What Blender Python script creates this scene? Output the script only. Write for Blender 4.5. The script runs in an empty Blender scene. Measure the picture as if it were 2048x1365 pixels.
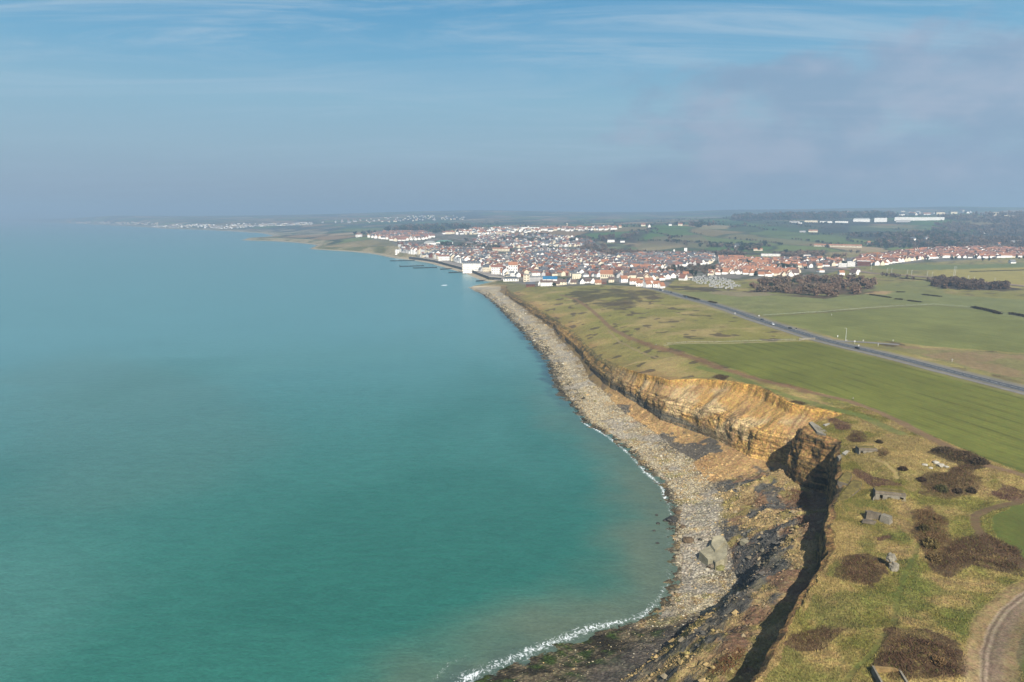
import bpy, math, random
import numpy as np
from math import radians, sin, cos, pi
from mathutils import Vector

random.seed(7)
RNG = np.random.RandomState(11)
scene = bpy.context.scene
COL = scene.collection

# ------------------------------------------------------------------ camera, sky, sun, exposure
CAM_H, FPX, HORIZON = 140.0, 1365.333, 430.0
PITCH = math.atan((682.5 - HORIZON) / FPX)
cam = bpy.data.cameras.new("camera")
cam_o = bpy.data.objects.new("camera", cam)
COL.objects.link(cam_o)
cam.lens, cam.sensor_width = 24.0, 36.0
cam.clip_start, cam.clip_end = 1.0, 90000.0
cam_o.location = (0, 0, CAM_H)
cam_o.rotation_euler = (pi / 2 - PITCH, 0, 0)
scene.camera = cam_o

SUN_EL = radians(40)
SUN_H = np.array([0.06, -0.9982])
SUN_S = 5.0
EXPOSURE = 1.15
SKY_STRENGTH = 0.07
scene.view_settings.view_transform = 'Standard'
scene.view_settings.look = 'None'
scene.view_settings.exposure = EXPOSURE
scene.view_settings.gamma = 1.0
scene.render.film_transparent = False
scene.cycles.use_denoising = True
scene.cycles.max_bounces = 4
scene.cycles.diffuse_bounces = 2
scene.cycles.glossy_bounces = 2
scene.cycles.volume_bounces = 0

def lin(c):
    c = np.asarray(c, dtype=float) / 255.0
    return np.where(c <= 0.04045, c / 12.92, ((c + 0.055) / 1.055) ** 2.4)

KLIT = 2.75
def alb(r, g, b):
    """surface colour of something that looks (r,g,b) in this sunlight"""
    return np.clip(lin((r, g, b)) / KLIT, 0.0, 0.85)

sd = Vector((SUN_H[0] * cos(SUN_EL), SUN_H[1] * cos(SUN_EL), sin(SUN_EL))).normalized()
sun = bpy.data.lights.new("sun", 'SUN')
sun.energy, sun.angle, sun.color = SUN_S, radians(0.5), (1.0, 0.93, 0.82)
sun_o = bpy.data.objects.new("sun", sun)
COL.objects.link(sun_o)
sun_o.rotation_euler = sd.to_track_quat('Z', 'Y').to_euler()
sun_o.location = (200, -300, 400)

def nd(nt, typ, loc=(0, 0), **kw):
    n = nt.nodes.new(typ)
    for k, v in kw.items():
        setattr(n, k, v)
    return n

def math_(nt, op, a, b=None, c=None, clamp=False):
    n = nt.nodes.new('ShaderNodeMath'); n.operation = op; n.use_clamp = clamp
    for i, v in enumerate((a, b, c)):
        if v is None: continue
        if isinstance(v, (int, float)): n.inputs[i].default_value = v
        else: nt.links.new(v, n.inputs[i])
    return n.outputs[0]

def mixc(nt, f, a, b, blend='MIX'):
    n = nt.nodes.new('ShaderNodeMix'); n.data_type = 'RGBA'; n.blend_type = blend
    n.clamp_factor = True
    for i, v in ((0, f), (6, a), (7, b)):
        if isinstance(v, (int, float)): n.inputs[i].default_value = v
        elif isinstance(v, (tuple, list, np.ndarray)):
            n.inputs[i].default_value = (float(v[0]), float(v[1]), float(v[2]), 1)
        else: nt.links.new(v, n.inputs[i])
    return n.outputs[2]

def maprange(nt, v, a, b, c, d, smooth=True):
    n = nt.nodes.new('ShaderNodeMapRange')
    n.interpolation_type = 'SMOOTHSTEP' if smooth else 'LINEAR'
    nt.links.new(v, n.inputs[0])
    for i, x in enumerate((a, b, c, d)): n.inputs[i + 1].default_value = x
    return n.outputs[0]

def noise(nt, vec, scale, detail=4.0, rough=0.55, dist=0.0):
    n = nt.nodes.new('ShaderNodeTexNoise')
    n.inputs['Scale'].default_value = scale
    n.inputs['Detail'].default_value = detail
    n.inputs['Roughness'].default_value = rough
    n.inputs['Distortion'].default_value = dist
    if vec is not None: nt.links.new(vec, n.inputs['Vector'])
    return n.outputs[0]

def mapping(nt, vec, scale=(1, 1, 1), rot=(0, 0, 0), loc=(0, 0, 0)):
    n = nt.nodes.new('ShaderNodeMapping')
    n.inputs['Scale'].default_value = scale
    n.inputs['Rotation'].default_value = rot
    n.inputs['Location'].default_value = loc
    nt.links.new(vec, n.inputs['Vector'])
    return n.outputs[0]

def build_world():
    w = bpy.data.worlds.new("World")
    scene.world = w
    w.use_nodes = True
    nt = w.node_tree
    nt.nodes.clear()
    out = nd(nt, 'ShaderNodeOutputWorld')
    bg = nd(nt, 'ShaderNodeBackground')
    bg.inputs['Strength'].default_value = SKY_STRENGTH
    sky = nd(nt, 'ShaderNodeTexSky')
    sky.sky_type = 'NISHITA'
    sky.sun_disc = False
    sky.sun_elevation = SUN_EL
    sky.sun_rotation = math.atan2(SUN_H[0], SUN_H[1])
    sky.altitude = 140
    sky.air_density, sky.dust_density, sky.ozone_density = 1.0, 1.5, 1.5
    tc = nd(nt, 'ShaderNodeTexCoord')
    sep = nd(nt, 'ShaderNodeSeparateXYZ')
    nt.links.new(tc.outputs['Generated'], sep.inputs[0])
    x, y, z = sep.outputs
    k = 1.0 / (SKY_STRENGTH * 2 ** EXPOSURE)
    ramp = nd(nt, 'ShaderNodeValToRGB')
    nt.links.new(math_(nt, 'MULTIPLY', z, 2.5), ramp.inputs[0])
    stops = [(0.0, (141, 158, 173)), (0.09, (149, 170, 188)), (0.22, (152, 183, 201)), (0.38, (142, 185, 208)),
             (0.52, (116, 174, 208)), (0.66, (96, 162, 203)), (1.0, (66, 130, 190))]
    el = ramp.color_ramp.elements
    while len(el) < len(stops): el.new(0.5)
    for e, (p, c) in zip(el, stops):
        e.position = p
        e.color = (*lin(c), 1)
    grad = mixc(nt, 1.0, ramp.outputs[0], (k, k, k), 'MULTIPLY')
    # hazy low sky over the clear sky above it
    col = mixc(nt, maprange(nt, z, 0.30, 0.65, 1.0, 0.0), sky.outputs[0], grad)
    # cirrus: a high sheet, so its streaks flatten towards the horizon
    inv = math_(nt, 'DIVIDE', 1.0, math_(nt, 'ADD', math_(nt, 'MAXIMUM', z, 0.0), 0.06))
    cmb = nd(nt, 'ShaderNodeCombineXYZ')
    nt.links.new(math_(nt, 'MULTIPLY', x, inv), cmb.inputs[0])
    nt.links.new(math_(nt, 'MULTIPLY', y, inv), cmb.inputs[1])
    sheet = mapping(nt, cmb.outputs[0], (0.42, 1.5, 1), (0, 0, radians(16)))
    c1 = noise(nt, sheet, 1.1, 9.0, 0.66, 1.1)
    c2 = noise(nt, mapping(nt, cmb.outputs[0], (0.16, 0.5, 1), (0, 0, radians(-4)), (3, 1, 0)), 1.0, 4.0, 0.5, 0.3)
    f = math_(nt, 'MULTIPLY', maprange(nt, c1, 0.40, 0.68, 0, 1), maprange(nt, c2, 0.36, 0.62, 0.12, .85))
    f = math_(nt, 'MULTIPLY', f, maprange(nt, z, 0.04, 0.15, 0.15, 1.0))
    col = mixc(nt, f, col, tuple(lin((172, 198, 218)) * k))
    # the soft lavender cumulus bank on the right
    cl = mapping(nt, tc.outputs['Generated'], (2.3, 2.3, 4.6), (0, 0, 0), (0.3, 0, 0.1))
    n1 = noise(nt, cl, 4.2, 8.0, 0.58, 0.2)
    edge = math_(nt, 'ADD', math_(nt, 'MULTIPLY', z, -0.62), x)      # slopes up to the right
    band = math_(nt, 'MULTIPLY', maprange(nt, edge, -0.06, 0.30, 0, 1), maprange(nt, z, 0.27, 0.15, 0.0, 1))
    m = math_(nt, 'ADD', math_(nt, 'MULTIPLY', band, 0.50), math_(nt, 'SUBTRACT', n1, 0.5))
    m = maprange(nt, m, 0.16, 0.46, 0, 0.68)
    n2 = noise(nt, mapping(nt, tc.outputs['Generated'], (3, 3, 6), (0, 0, 0), (1.3, 0, 0.06)), 3.4, 5.0, 0.55, 0.2)
    low = maprange(nt, z, 0.03, 0.20, 0, 1)
    cc = mixc(nt, maprange(nt, n2, 0.38, 0.70, 0, 1), tuple(lin((138, 160, 188)) * k), tuple(lin((168, 177, 199)) * k))
    col = mixc(nt, math_(nt, 'MULTIPLY', m, maprange(nt, z, 0.0, 0.06, 0.35, 1)), col, cc)
    nt.links.new(col, bg.inputs['Color'])
    nt.links.new(bg.outputs[0], out.inputs['Surface'])
build_world()

# ------------------------------------------------------------------ seeing along a sight line
def ray(u, v):
    a = (np.asarray(u, float) - 1024.0) / FPX
    b = (np.asarray(v, float) - 682.5) / FPX
    return a, cos(PITCH) - b * sin(PITCH), -sin(PITCH) - b * cos(PITCH)

def at_h(u, v, h):
    dx, dy, dz = ray(u, v)
    t = (np.asarray(h, float) - CAM_H) / dz
    return dx * t, dy * t

# ------------------------------------------------------------------ noise for building shapes
def _hash(ix, iy, seed):
    n = (ix.astype(np.int64) * 374761393 + iy.astype(np.int64) * 668265263 + seed * 974711) & 0xFFFFFFFF
    n = ((n ^ (n >> 13)) * 1274126177) & 0xFFFFFFFF
    return ((n ^ (n >> 16)) & 0xFFFFFF) / float(0xFFFFFF)

def vnoise(x, y, seed=0):
    x = np.asarray(x, float); y = np.asarray(y, float)
    ix = np.floor(x).astype(np.int64); iy = np.floor(y).astype(np.int64)
    fx, fy = x - ix, y - iy
    fx = fx * fx * (3 - 2 * fx); fy = fy * fy * (3 - 2 * fy)
    a, b = _hash(ix, iy, seed), _hash(ix + 1, iy, seed)
    c, d = _hash(ix, iy + 1, seed), _hash(ix + 1, iy + 1, seed)
    return (a + (b - a) * fx) * (1 - fy) + (c + (d - c) * fx) * fy

def fbm(x, y, scale, octv=4, seed=0, gain=0.5):
    s, amp, tot, f = 0.0, 1.0, 0.0, 1.0 / scale
    for o in range(octv):
        s = s + amp * vnoise(x * f + o * 17.3, y * f + o * 9.1, seed + o * 31)
        tot += amp; amp *= gain; f *= 2.03
    return s / tot

def ridged(x, y, scale, octv=4, seed=0):
    s, amp, tot, f = 0.0, 1.0, 0.0, 1.0 / scale
    for o in range(octv):
        s = s + amp * (1 - np.abs(2 * vnoise(x * f + o * 7.7, y * f + o * 3.3, seed + o * 13) - 1))
        tot += amp; amp *= 0.5; f *= 2.1
    return s / tot

def sstep(a, b, x):
    t = np.clip((np.asarray(x, float) - a) / (b - a), 0, 1)
    return t * t * (3 - 2 * t)

def lerp(a, b, f):
    return a + (b - a) * f

def mixcol(c, d, f):
    return c + (np.asarray(d) - c) * np.asarray(f)[..., None]

# ------------------------------------------------------------------ the coast: four lines that run along it
def curve(px, extra=(), tail=()):
    pts = [(float(at_h(u, v, h)[1]), float(at_h(u, v, h)[0]), h) for u, v, h in px]
    pts += [(y, x, h) for y, x, h in extra] + [(y, x, h) for y, x, h in tail]
    pts.sort()
    p = np.array(pts)
    return p

S_px = [(945, 1365), (1060, 1318), (1180, 1270), (1290, 1240), (1322, 1210), (1345, 1170), (1350, 1120), (1342, 1080), (1345, 1030),
        (1335, 985), (1310, 955), (1270, 915), (1225, 878), (1170, 845), (1130, 800), (1105, 760), (1095, 725), (1065, 690), (1040, 660),
        (1010, 630), (985, 605), (965, 590), (937, 575.5), (994, 564), (966, 562.5), (932, 548), (905, 540), (860, 527), (825, 521),
        (790, 517), (745, 508), (700, 503.5), (650, 500.5), (619, 498.6), (634, 491), (595, 486), (537, 482.3), (478, 481), (548, 472), (525, 467),
        (460, 463), (400, 460), (330, 458), (295, 455), (200, 450), (130, 447), (60, 443.2)]
SC = curve([(u, v, 0.0) for u, v in S_px], [(40, -62, 0), (110, -38, 0)], [(19000, -14500, 0), (26000, -16000, 0)])

B_px = [(1250, 1365, 4), (1330, 1300, 4), (1400, 1262, 4), (1445, 1215, 4), (1480, 1178, 4), (1462, 1130, 4.5), (1460, 1095, 5), (1445, 1030, 5),
        (1440, 990, 5), (1425, 965, 4.5), (1400, 945, 4), (1385, 920, 4), (1340, 888, 4), (1290, 850, 4), (1260, 830, 4), (1215, 790, 4),
        (1180, 760, 4), (1160, 720, 4), (1130, 690, 4), (1106, 662, 4), (1080, 642, 4), (1040, 612, 4), (1018, 597, 4), (1000, 584, 3.5)]
BC = curve(B_px, [(40, -12, 4), (110, 8, 4)], [])
C_px = [(1585, 933, 12), (1500, 915, 12), (1440, 882, 11), (1380, 860, 9), (1320, 840, 9), (1280, 812, 8), (1215, 770, 7), (1180, 736, 7),
        (1165, 712, 6), (1143, 690, 6), (1108, 659, 6), (1072, 632, 5), (1037, 607, 5), (1012, 589, 4.5)]
T_px = [(1520, 1365, 40), (1545, 1320, 40), (1560, 1285, 40), (1588, 1240, 40), (1605, 1205, 40), (1640, 1160, 40), (1668, 1105, 40), (1670, 1050, 40),
        (1670, 1010, 40), (1688, 975, 40), (1683, 940, 40), (1680, 905, 40), (1682, 882, 40), (1652, 870, 40.5), (1618, 850, 40.5), (1690, 828, 41), (1640, 815, 41),
        (1600, 808, 41), (1515, 770, 41), (1470, 762, 39), (1400, 757, 36), (1340, 760, 33), (1290, 748, 28), (1250, 737, 25), (1215, 725, 20.5), (1190, 712, 17.5),
        (1175, 695, 16), (1150, 670, 16), (1118, 644, 15), (1085, 625, 13), (1050, 603, 12), (1020, 583, 8), (1003, 572, 5)]
TC = curve(T_px, [(40, 12, 40), (110, 44, 40)], [])

ys = np.concatenate([np.arange(40, 120, 3.0), np.arange(120, 225, 0.7), np.arange(225, 350, 0.5), np.arange(350, 520, 0.75),
                     np.arange(520, 800, 1.3), np.arange(800, 1500, 2.6), 1500 * 1.0085 ** np.arange(0, 292)])
NR = len(ys)
xS = np.interp(ys, SC[:, 0], SC[:, 1])
def ci(C, k): return np.interp(ys, C[:, 0], C[:, k])
wob = lambda s, sc, seed, o=4: (fbm(ys, ys * 0 + 3.1, sc, o, seed) - 0.5) * 2 * s
xB, hB = ci(BC, 1), ci(BC, 2)
xC, hC = ci(curve(C_px), 1), ci(curve(C_px), 2)
xT, hT = ci(TC, 1), ci(TC, 2)
# the near wall drops straight on to a slumped apron
near = 1 - sstep(322, 338, ys)
pillar = sstep(291, 297, ys) * (1 - sstep(318, 326, ys))
xC = lerp(xC, xT - lerp(4.5, 9.0, pillar) , near)
hC = lerp(hC, lerp(29.0, 15.0, sstep(225, 296, ys)), near)
# beyond the river mouth the lines follow the shore itself
yf = [1330, 1440, 1470, 2080, 2230, 2500, 2830, 3300, 3900, 4300, 6000, 8000, 15000, 26000]
dB = np.interp(ys, yf, [8, 4, 12, 14, 26, 24, 12, 26, 20, 40, 60, 60, 60, 60])
dC = np.interp(ys, yf, [22, 12, 13, 15, 34, 32, 18, 36, 30, 60, 100, 100, 100, 100])
dT = np.interp(ys, yf, [60, 60, 14.0, 17, 95, 100, 45, 90, 60, 110, 200, 200, 300, 300])
hTf = np.interp(ys, yf, [5, 4.5, 7.5, 8, 22, 30, 9, 20, 13, 9, 9, 14, 18, 20])
far = sstep(1326, 1336, ys)
xB, xC, xT = lerp(xB, xS + dB, far), lerp(xC, xS + dC, far), lerp(xT, xS + dT, far)
hB, hC, hT = lerp(hB, 2.6, far), lerp(hC, 3.2, far), lerp(hT, hTf, far)
amp = np.interp(ys, [0, 400, 800, 1330, 1440, 2100, 2300, 30000], [1, 1, 1.1, .6, 0, 0, 2, 20])
xS = xS + wob(1.6, 14, 5) * amp
xB = xB + (wob(2.6, 16, 6) + wob(3.0, 45, 16)) * amp
xT = xT + (wob(2.0, 9, 7) + wob(1.3, 4, 19) + wob(2.0, 32, 9)) * amp * np.interp(ys, [0, 225, 300, 345, 30000], [1, .75, .35, 1, 1])
xC = xC + wob(1.6, 14, 8) * amp
mids = sstep(470, 560, ys) * (1 - sstep(1150, 1300, ys))
xC = xC - 2.0 * mids; xT = xT + 2.5 * mids
xB = np.maximum(xB, xS + 2.0); xC = np.maximum(xC, xB + 1.0); xT = np.maximum(xT, xC + 1.5)
Lb = np.interp(ys, [0, 335, 380, 480, 700, 1000, 1300, 1450, 2100, 2400, 30000], [20, 20, 45, 75, 75, 75, 70, 200, 200, 250, 700])

# ------------------------------------------------------------------ the lie of the land
HPTS = [(1700, 1365, 41), (2048, 1365, 42), (1900, 1100, 41.5), (2048, 1000, 42), (1800, 950, 41), (1760, 870, 41), (2048, 800, 43), (1800, 800, 42),
        (1600, 760, 42), (1400, 700, 38), (1330, 690, 36), (1600, 690, 41), (1900, 700, 43), (2048, 650, 42), (1700, 640, 40), (1500, 640, 36),
        (1300, 620, 30), (1200, 600, 26), (1150, 590, 22), (1080, 578, 15), (1300, 578, 27), (1240, 590, 27), (1450, 590, 30), (1600, 600, 34),
        (1850, 600, 36), (2048, 600, 38), (2048, 545, 30), (1850, 545, 25), (1650, 565, 27), (1450, 560, 22),
        (1000, 555, 8), (1100, 560, 10), (1200, 560, 15), (1000, 530, 10), (900, 515, 12), (1100, 520, 12), (1250, 530, 14), (1400, 530, 16),
        (1550, 545, 20), (1650, 535, 20), (1800, 520, 22), (2000, 515, 24), (800, 497, 18), (1000, 490, 16), (1150, 495, 15), (1300, 505, 14),
        (1500, 510, 18), (1750, 500, 25), (2048, 495, 30), (760, 472, 42), (900, 468, 46), (850, 487, 26), (1000, 458, 62), (1150, 455, 66), (1200, 452, 72),
        (1050, 475, 36), (1250, 480, 38), (1400, 465, 62), (1400, 490, 28), (1350, 453, 84), (1550, 465, 60), (1600, 445, 97), (1500, 440, 105),
        (1750, 445, 96), (1800, 470, 55), (2000, 465, 58), (2000, 441, 103), (700, 483, 30), (640, 488, 22), (560, 478, 14)]
DPTS = [(1500, 433, 5500), (1700, 432, 5600), (1950, 428, 5700), (2048, 431, 5300), (1350, 441, 5600), (1200, 445, 6000), (2300, 440, 4700), (2300, 428, 5800),
        (600, 462, 5500), (450, 458, 6800), (700, 446, 6500), (900, 441, 7000), (900, 428, 9500), (600, 441, 8000), (500, 444, 7500), (300, 448, 8800),
        (300, 437, 11000), (160, 442, 12000), (1100, 440, 7200), (1100, 432, 9000), (1500, 436, 7800), (1900, 437, 7800), (1300, 436, 7600), (800, 424, 11500),
        (950, 420.5, 12000), (1000, 421, 12000), (1150, 424, 12500), (600, 430, 12500), (400, 433, 13000), (230, 432, 13500), (1300, 425, 11500), (1450, 420, 10500), (1700, 417, 10500),
        (1900, 413.5, 10500), (2048, 415, 11000), (2300, 414, 11000), (130, 437, 14500), (60, 440, 15500), (1000, 428, 20000), (1700, 428, 20000), (400, 434, 20000), (2300, 428, 20000)]
def _ctrl():
    P = []
    for u, v, h in HPTS:
        x, y = at_h(u, v, h); P.append((x, y, h))
    for u, v, D in DPTS:
        dx, dy, dz = ray(u, v); t = D / math.hypot(dx, dy); P.append((dx * t, dy * t, CAM_H + dz * t))
    P += [(60, 60, 40), (200, 60, 42), (-3000, 4500, 5), (-9000, 12500, 12)]
    return np.array(P)
CP = _ctrl()
def _q(x, y): return np.stack([np.arctan2(x, y) * 2.6, np.log(np.hypot(x, y)) * 1.5], -1)
_QC = _q(CP[:, 0], CP[:, 1])
_A = np.sqrt(((_QC[:, None] - _QC[None]) ** 2).sum(-1) + 1e-4)
_W = np.linalg.solve(_A + np.eye(len(CP)) * 0.004, CP[:, 2] - 40)
def land(x, y):
    sh = x.shape
    q = _q(x.ravel(), y.ravel()); out = np.full(len(q), 40.0)
    for c, w in zip(_QC, _W):
        out += w * np.sqrt((q[:, 0] - c[0]) ** 2 + (q[:, 1] - c[1]) ** 2 + 1e-4)
    return out.reshape(sh)

# ------------------------------------------------------------------ one height sheet, split into beach, cliff and inland ground
N_U, N_B, N_A, N_F, N_I = 14, 74, 48, 60, 400
xR = ys * 0.86 + 130
e_u = -(np.linspace(1, 0, N_U, endpoint=False) ** 1.5)
cols_u = xS[:, None] + e_u[None] * np.interp(ys, [0, 1500, 26000], [16, 30, 300])[:, None]
fB = np.linspace(0, 1, N_B, endpoint=False)
cols_b = xS[:, None] + (xB - xS)[:, None] * fB[None]
fA = np.linspace(0, 1, N_A, endpoint=False)
cols_a = xB[:, None] + (xC - xB)[:, None] * fA[None]
fF = np.linspace(0, 1, N_F, endpoint=False)
nearp = ([0, .8, 1], [0, .5, 1], [0, .92, 1])
orap = ([0, .30, .34, .85, .94, 1], [0, .14, .20, .84, .91, 1], [0, .44, .47, .82, .98, 1])
farp = ([0, .35, .5, .8, 1], [0, .16, .36, .66, 1], [0, .45, .55, .88, 1])
w_or = sstep(328, 345, ys) * (1 - sstep(470, 560, ys)); w_fa = sstep(470, 560, ys)
xf = sum(w[:, None] * np.interp(fF, p[0], p[1])[None] for w, p in ((1 - w_or - w_fa, nearp), (w_or, orap), (w_fa, farp)))
hf = sum(w[:, None] * np.interp(fF, p[0], p[2])[None] for w, p in ((1 - w_or - w_fa, nearp), (w_or, orap), (w_fa, farp)))
cols_f = xT[:, None] - (xT - xC)[:, None] * (1 - xf)
gI = np.linspace(0, 1, N_I)
gI = 0.30 * gI + 0.70 * gI ** 2.1
cols_i = xT[:, None] + (xR - xT)[:, None] * gI[None]
X = np.concatenate([cols_u, cols_b, cols_a, cols_f, cols_i], 1)
Y = np.repeat(ys[:, None], X.shape[1], 1)
zu = e_u[None] * 2.2 + 0 * cols_u
zb = hB[:, None] * (0.55 * fB + 0.45 * fB ** 2)[None]
za = hB[:, None] + (hC - hB)[:, None] * (fA[None] * (1 - near[:, None]) + (1 - (1 - fA[None]) ** 1.7) * near[:, None])
zf = hC[:, None] + (hT - hC)[:, None] * hf
dI = cols_i - xT[:, None]
Hl = land(cols_i, Y[:, -N_I:])
Hl = np.maximum(Hl, 4.0)
bl = np.clip(dI / Lb[:, None], 0, 1); bl = 1 - (1 - bl) ** 2
zi = hT[:, None] + (Hl - hT[:, None]) * bl
Z = np.concatenate([zu, zb, za, zf, zi], 1)
I_B, I_A, I_F, I_I = N_U, N_U + N_B, N_U + N_B + N_A, N_U + N_B + N_A + N_F
Xb, Zb = X.copy(), Z.copy()

def hmap(x, y):
    """height of the ground at x, y (arrays or numbers)"""
    sc = np.isscalar(x) or np.ndim(x) == 0
    x = np.atleast_1d(np.asarray(x, float)); y = np.atleast_1d(np.asarray(y, float))
    i = np.clip(np.searchsorted(ys, y) - 1, 0, NR - 2)
    f = np.clip((y - ys[i]) / (ys[i + 1] - ys[i]), 0, 1)
    out = np.empty(len(x))
    for k in range(len(x)):
        a = np.interp(x[k], Xb[i[k]], Zb[i[k]]); b = np.interp(x[k], Xb[i[k] + 1], Zb[i[k] + 1])
        out[k] = a + (b - a) * f[k]
    return float(out[0]) if sc else out

_TS = 90.0 * (16000 / 90.0) ** np.linspace(0, 1, 110)
def ground(u, v, sea=True):
    """the point of the place seen at (u, v) of the photograph"""
    dx, dy, dz = [float(k) for k in ray(u, v)]
    h = hmap(dx * _TS, dy * _TS)
    if sea: h = np.maximum(h, 0.0)
    gap = CAM_H + dz * _TS - h
    k = np.where(gap <= 0)[0]
    if len(k) == 0:
        t = _TS[-1]
    else:
        lo, hi = _TS[max(k[0] - 1, 0)], _TS[k[0]]
        for _ in range(16):
            m = (lo + hi) / 2
            hh = hmap(dx * m, dy * m)
            if sea: hh = max(hh, 0.0)
            if CAM_H + dz * m - hh <= 0: hi = m
            else: lo = m
        t = hi
    return dx * t, dy * t, CAM_H + dz * t

def gxy(pts): return np.array([ground(u, v)[:2] for u, v in pts])

def inside(poly, x, y):
    x = np.asarray(x); y = np.asarray(y)
    res = np.zeros(x.shape, bool)
    m = (x >= poly[:, 0].min()) & (x <= poly[:, 0].max()) & (y >= poly[:, 1].min()) & (y <= poly[:, 1].max())
    xs, yy = x[m], y[m]
    r = np.zeros(xs.shape, bool)
    n = len(poly)
    for i in range(n):
        x1, y1 = poly[i]; x2, y2 = poly[(i + 1) % n]
        if y1 == y2: continue
        c = ((y1 > yy) != (y2 > yy)) & (xs < (x2 - x1) * (yy - y1) / (y2 - y1) + x1)
        r ^= c
    res[m] = r
    return res

def line_dist(line, x, y, lim):
    """distance to a polyline, inf beyond lim of its box"""
    x = np.asarray(x); y = np.asarray(y)
    d = np.full(x.shape, 1e9)
    for (x1, y1), (x2, y2) in zip(line[:-1], line[1:]):
        m = (x >= min(x1, x2) - lim) & (x <= max(x1, x2) + lim) & (y >= min(y1, y2) - lim) & (y <= max(y1, y2) + lim)
        if not m.any(): continue
        px, py = x[m] - x1, y[m] - y1
        L = (x2 - x1) ** 2 + (y2 - y1) ** 2 + 1e-9
        t = np.clip((px * (x2 - x1) + py * (y2 - y1)) / L, 0, 1)
        d[m] = np.minimum(d[m], np.hypot(px - t * (x2 - x1), py - t * (y2 - y1)))
    return d
# ------------------------------------------------------------------ meshes and materials
def grid_mesh(name, V, mat, attrs=None, smooth=True):
    nr, nc = V.shape[:2]
    idx = np.arange(nr * nc).reshape(nr, nc)
    q = np.stack([idx[:-1, :-1], idx[:-1, 1:], idx[1:, 1:], idx[1:, :-1]], -1).reshape(-1, 4)
    return np_mesh(name, V.reshape(-1, 3), q, mat, attrs, smooth)

def np_mesh(name, verts, faces, mat, attrs=None, smooth=False, parent=None, mat_idx=None):
    me = bpy.data.meshes.new(name)
    n, k = faces.shape
    me.vertices.add(len(verts)); me.vertices.foreach_set('co', np.ascontiguousarray(verts, dtype=np.float32).ravel())
    me.loops.add(n * k); me.loops.foreach_set('vertex_index', faces.astype(np.int32).ravel())
    me.polygons.add(n)
    me.polygons.foreach_set('loop_start', np.arange(0, n * k, k, dtype=np.int32))
    me.polygons.foreach_set('loop_total', np.full(n, k, dtype=np.int32))
    me.update(calc_edges=True)
    me.polygons.foreach_set('use_smooth', np.full(n, smooth))
    if mat_idx is not None: me.polygons.foreach_set('material_index', mat_idx.astype(np.int32))
    for an, a in (attrs or {}).items():
        a = np.asarray(a, dtype=np.float32)
        if a.ndim >= 2 and a.shape[-1] == 3:
            a = a.reshape(-1, 3)
            at = me.attributes.new(an, 'FLOAT_COLOR', 'POINT')
            at.data.foreach_set('color', np.concatenate([a, np.ones((len(a), 1), np.float32)], 1).ravel())
        else:
            at = me.attributes.new(an, 'FLOAT', 'POINT')
            at.data.foreach_set('value', a.ravel())
    for m in (mat if isinstance(mat, (list, tuple)) else [mat]): me.materials.append(m)
    o = bpy.data.objects.new(name, me)
    COL.objects.link(o)
    if parent is not None: o.parent = parent
    return o

def new_mat(name):
    m = bpy.data.materials.new(name); m.use_nodes = True
    nt = m.node_tree
    b = nt.nodes['Principled BSDF']
    b.inputs['Roughness'].default_value = 0.9
    b.inputs['Specular IOR Level'].default_value = 0.15
    return m, nt, b

def attr(nt, name, out='Color'):
    a = nt.nodes.new('ShaderNodeAttribute'); a.attribute_name = name
    return a.outputs[out]

def bump(nt, b, h, strength, dist):
    n = nt.nodes.new('ShaderNodeBump')
    n.inputs['Strength'].default_value = strength
    n.inputs['Distance'].default_value = dist
    nt.links.new(h, n.inputs['Height'])
    nt.links.new(n.outputs[0], b.inputs['Normal'])

_mats = {}
def mat(name, c, rough=0.8, var=0.25, scale=1.0, spec=0.2, metal=0.0):
    """painted, rendered, tiled or stone surface: base colour broken up by two sizes of noise"""
    if name in _mats: return _mats[name]
    m, nt, b = new_mat(name)
    tc = nd(nt, 'ShaderNodeTexCoord')
    n = noise(nt, tc.outputs['Object'], 0.6 * scale, 5, 0.6)
    n2 = noise(nt, tc.outputs['Object'], 4.0 * scale, 3, 0.6)
    f = math_(nt, 'MULTIPLY', maprange(nt, n, .3, .7, 1 - var, 1 + var), maprange(nt, n2, .3, .7, 1 - var * .6, 1 + var * .6))
    cb = nd(nt, 'ShaderNodeCombineColor')
    for i in range(3): nt.links.new(math_(nt, 'MULTIPLY', f, float(c[i])), cb.inputs[i])
    nt.links.new(cb.outputs[0], b.inputs['Base Color'])
    b.inputs['Roughness'].default_value = rough
    b.inputs['Specular IOR Level'].default_value = spec
    b.inputs['Metallic'].default_value = metal
    _mats[name] = m
    return m

def tag(o, label=None, cat=None, group=None, kind=None):
    if label: o['label'] = label
    if cat: o['category'] = cat
    if group: o['group'] = group
    if kind: o['kind'] = kind
    return o

# ------------------------------------------------------------------ inland ground: what grows where
xi, yi = X[:, I_I:], Y[:, I_I:]
zi = Z[:, I_I:].copy()
dist = np.hypot(xi, yi)
jx = (fbm(xi, yi, 7, 3, 40) - .5) * 6; jy = (fbm(xi, yi, 7, 3, 41) - .5) * 6
jl = np.clip(dist / 260.0, .6, 14)
GREEN, STRAW = alb(134, 130, 64), alb(198, 172, 110)
n9, n30, n2 = fbm(xi, yi, 9, 4, 1), fbm(xi, yi, 34, 4, 2), fbm(xi, yi, 2.2, 3, 3)
gcol = mixcol(np.broadcast_to(GREEN, xi.shape + (3,)), STRAW, sstep(.34, .60, .55 * n9 + .45 * n30))
gcol = mixcol(gcol, alb(140, 118, 84), sstep(.60, .74, n9) * .55)
grough = np.ones(xi.shape)
gstripe = np.zeros(xi.shape)
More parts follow.
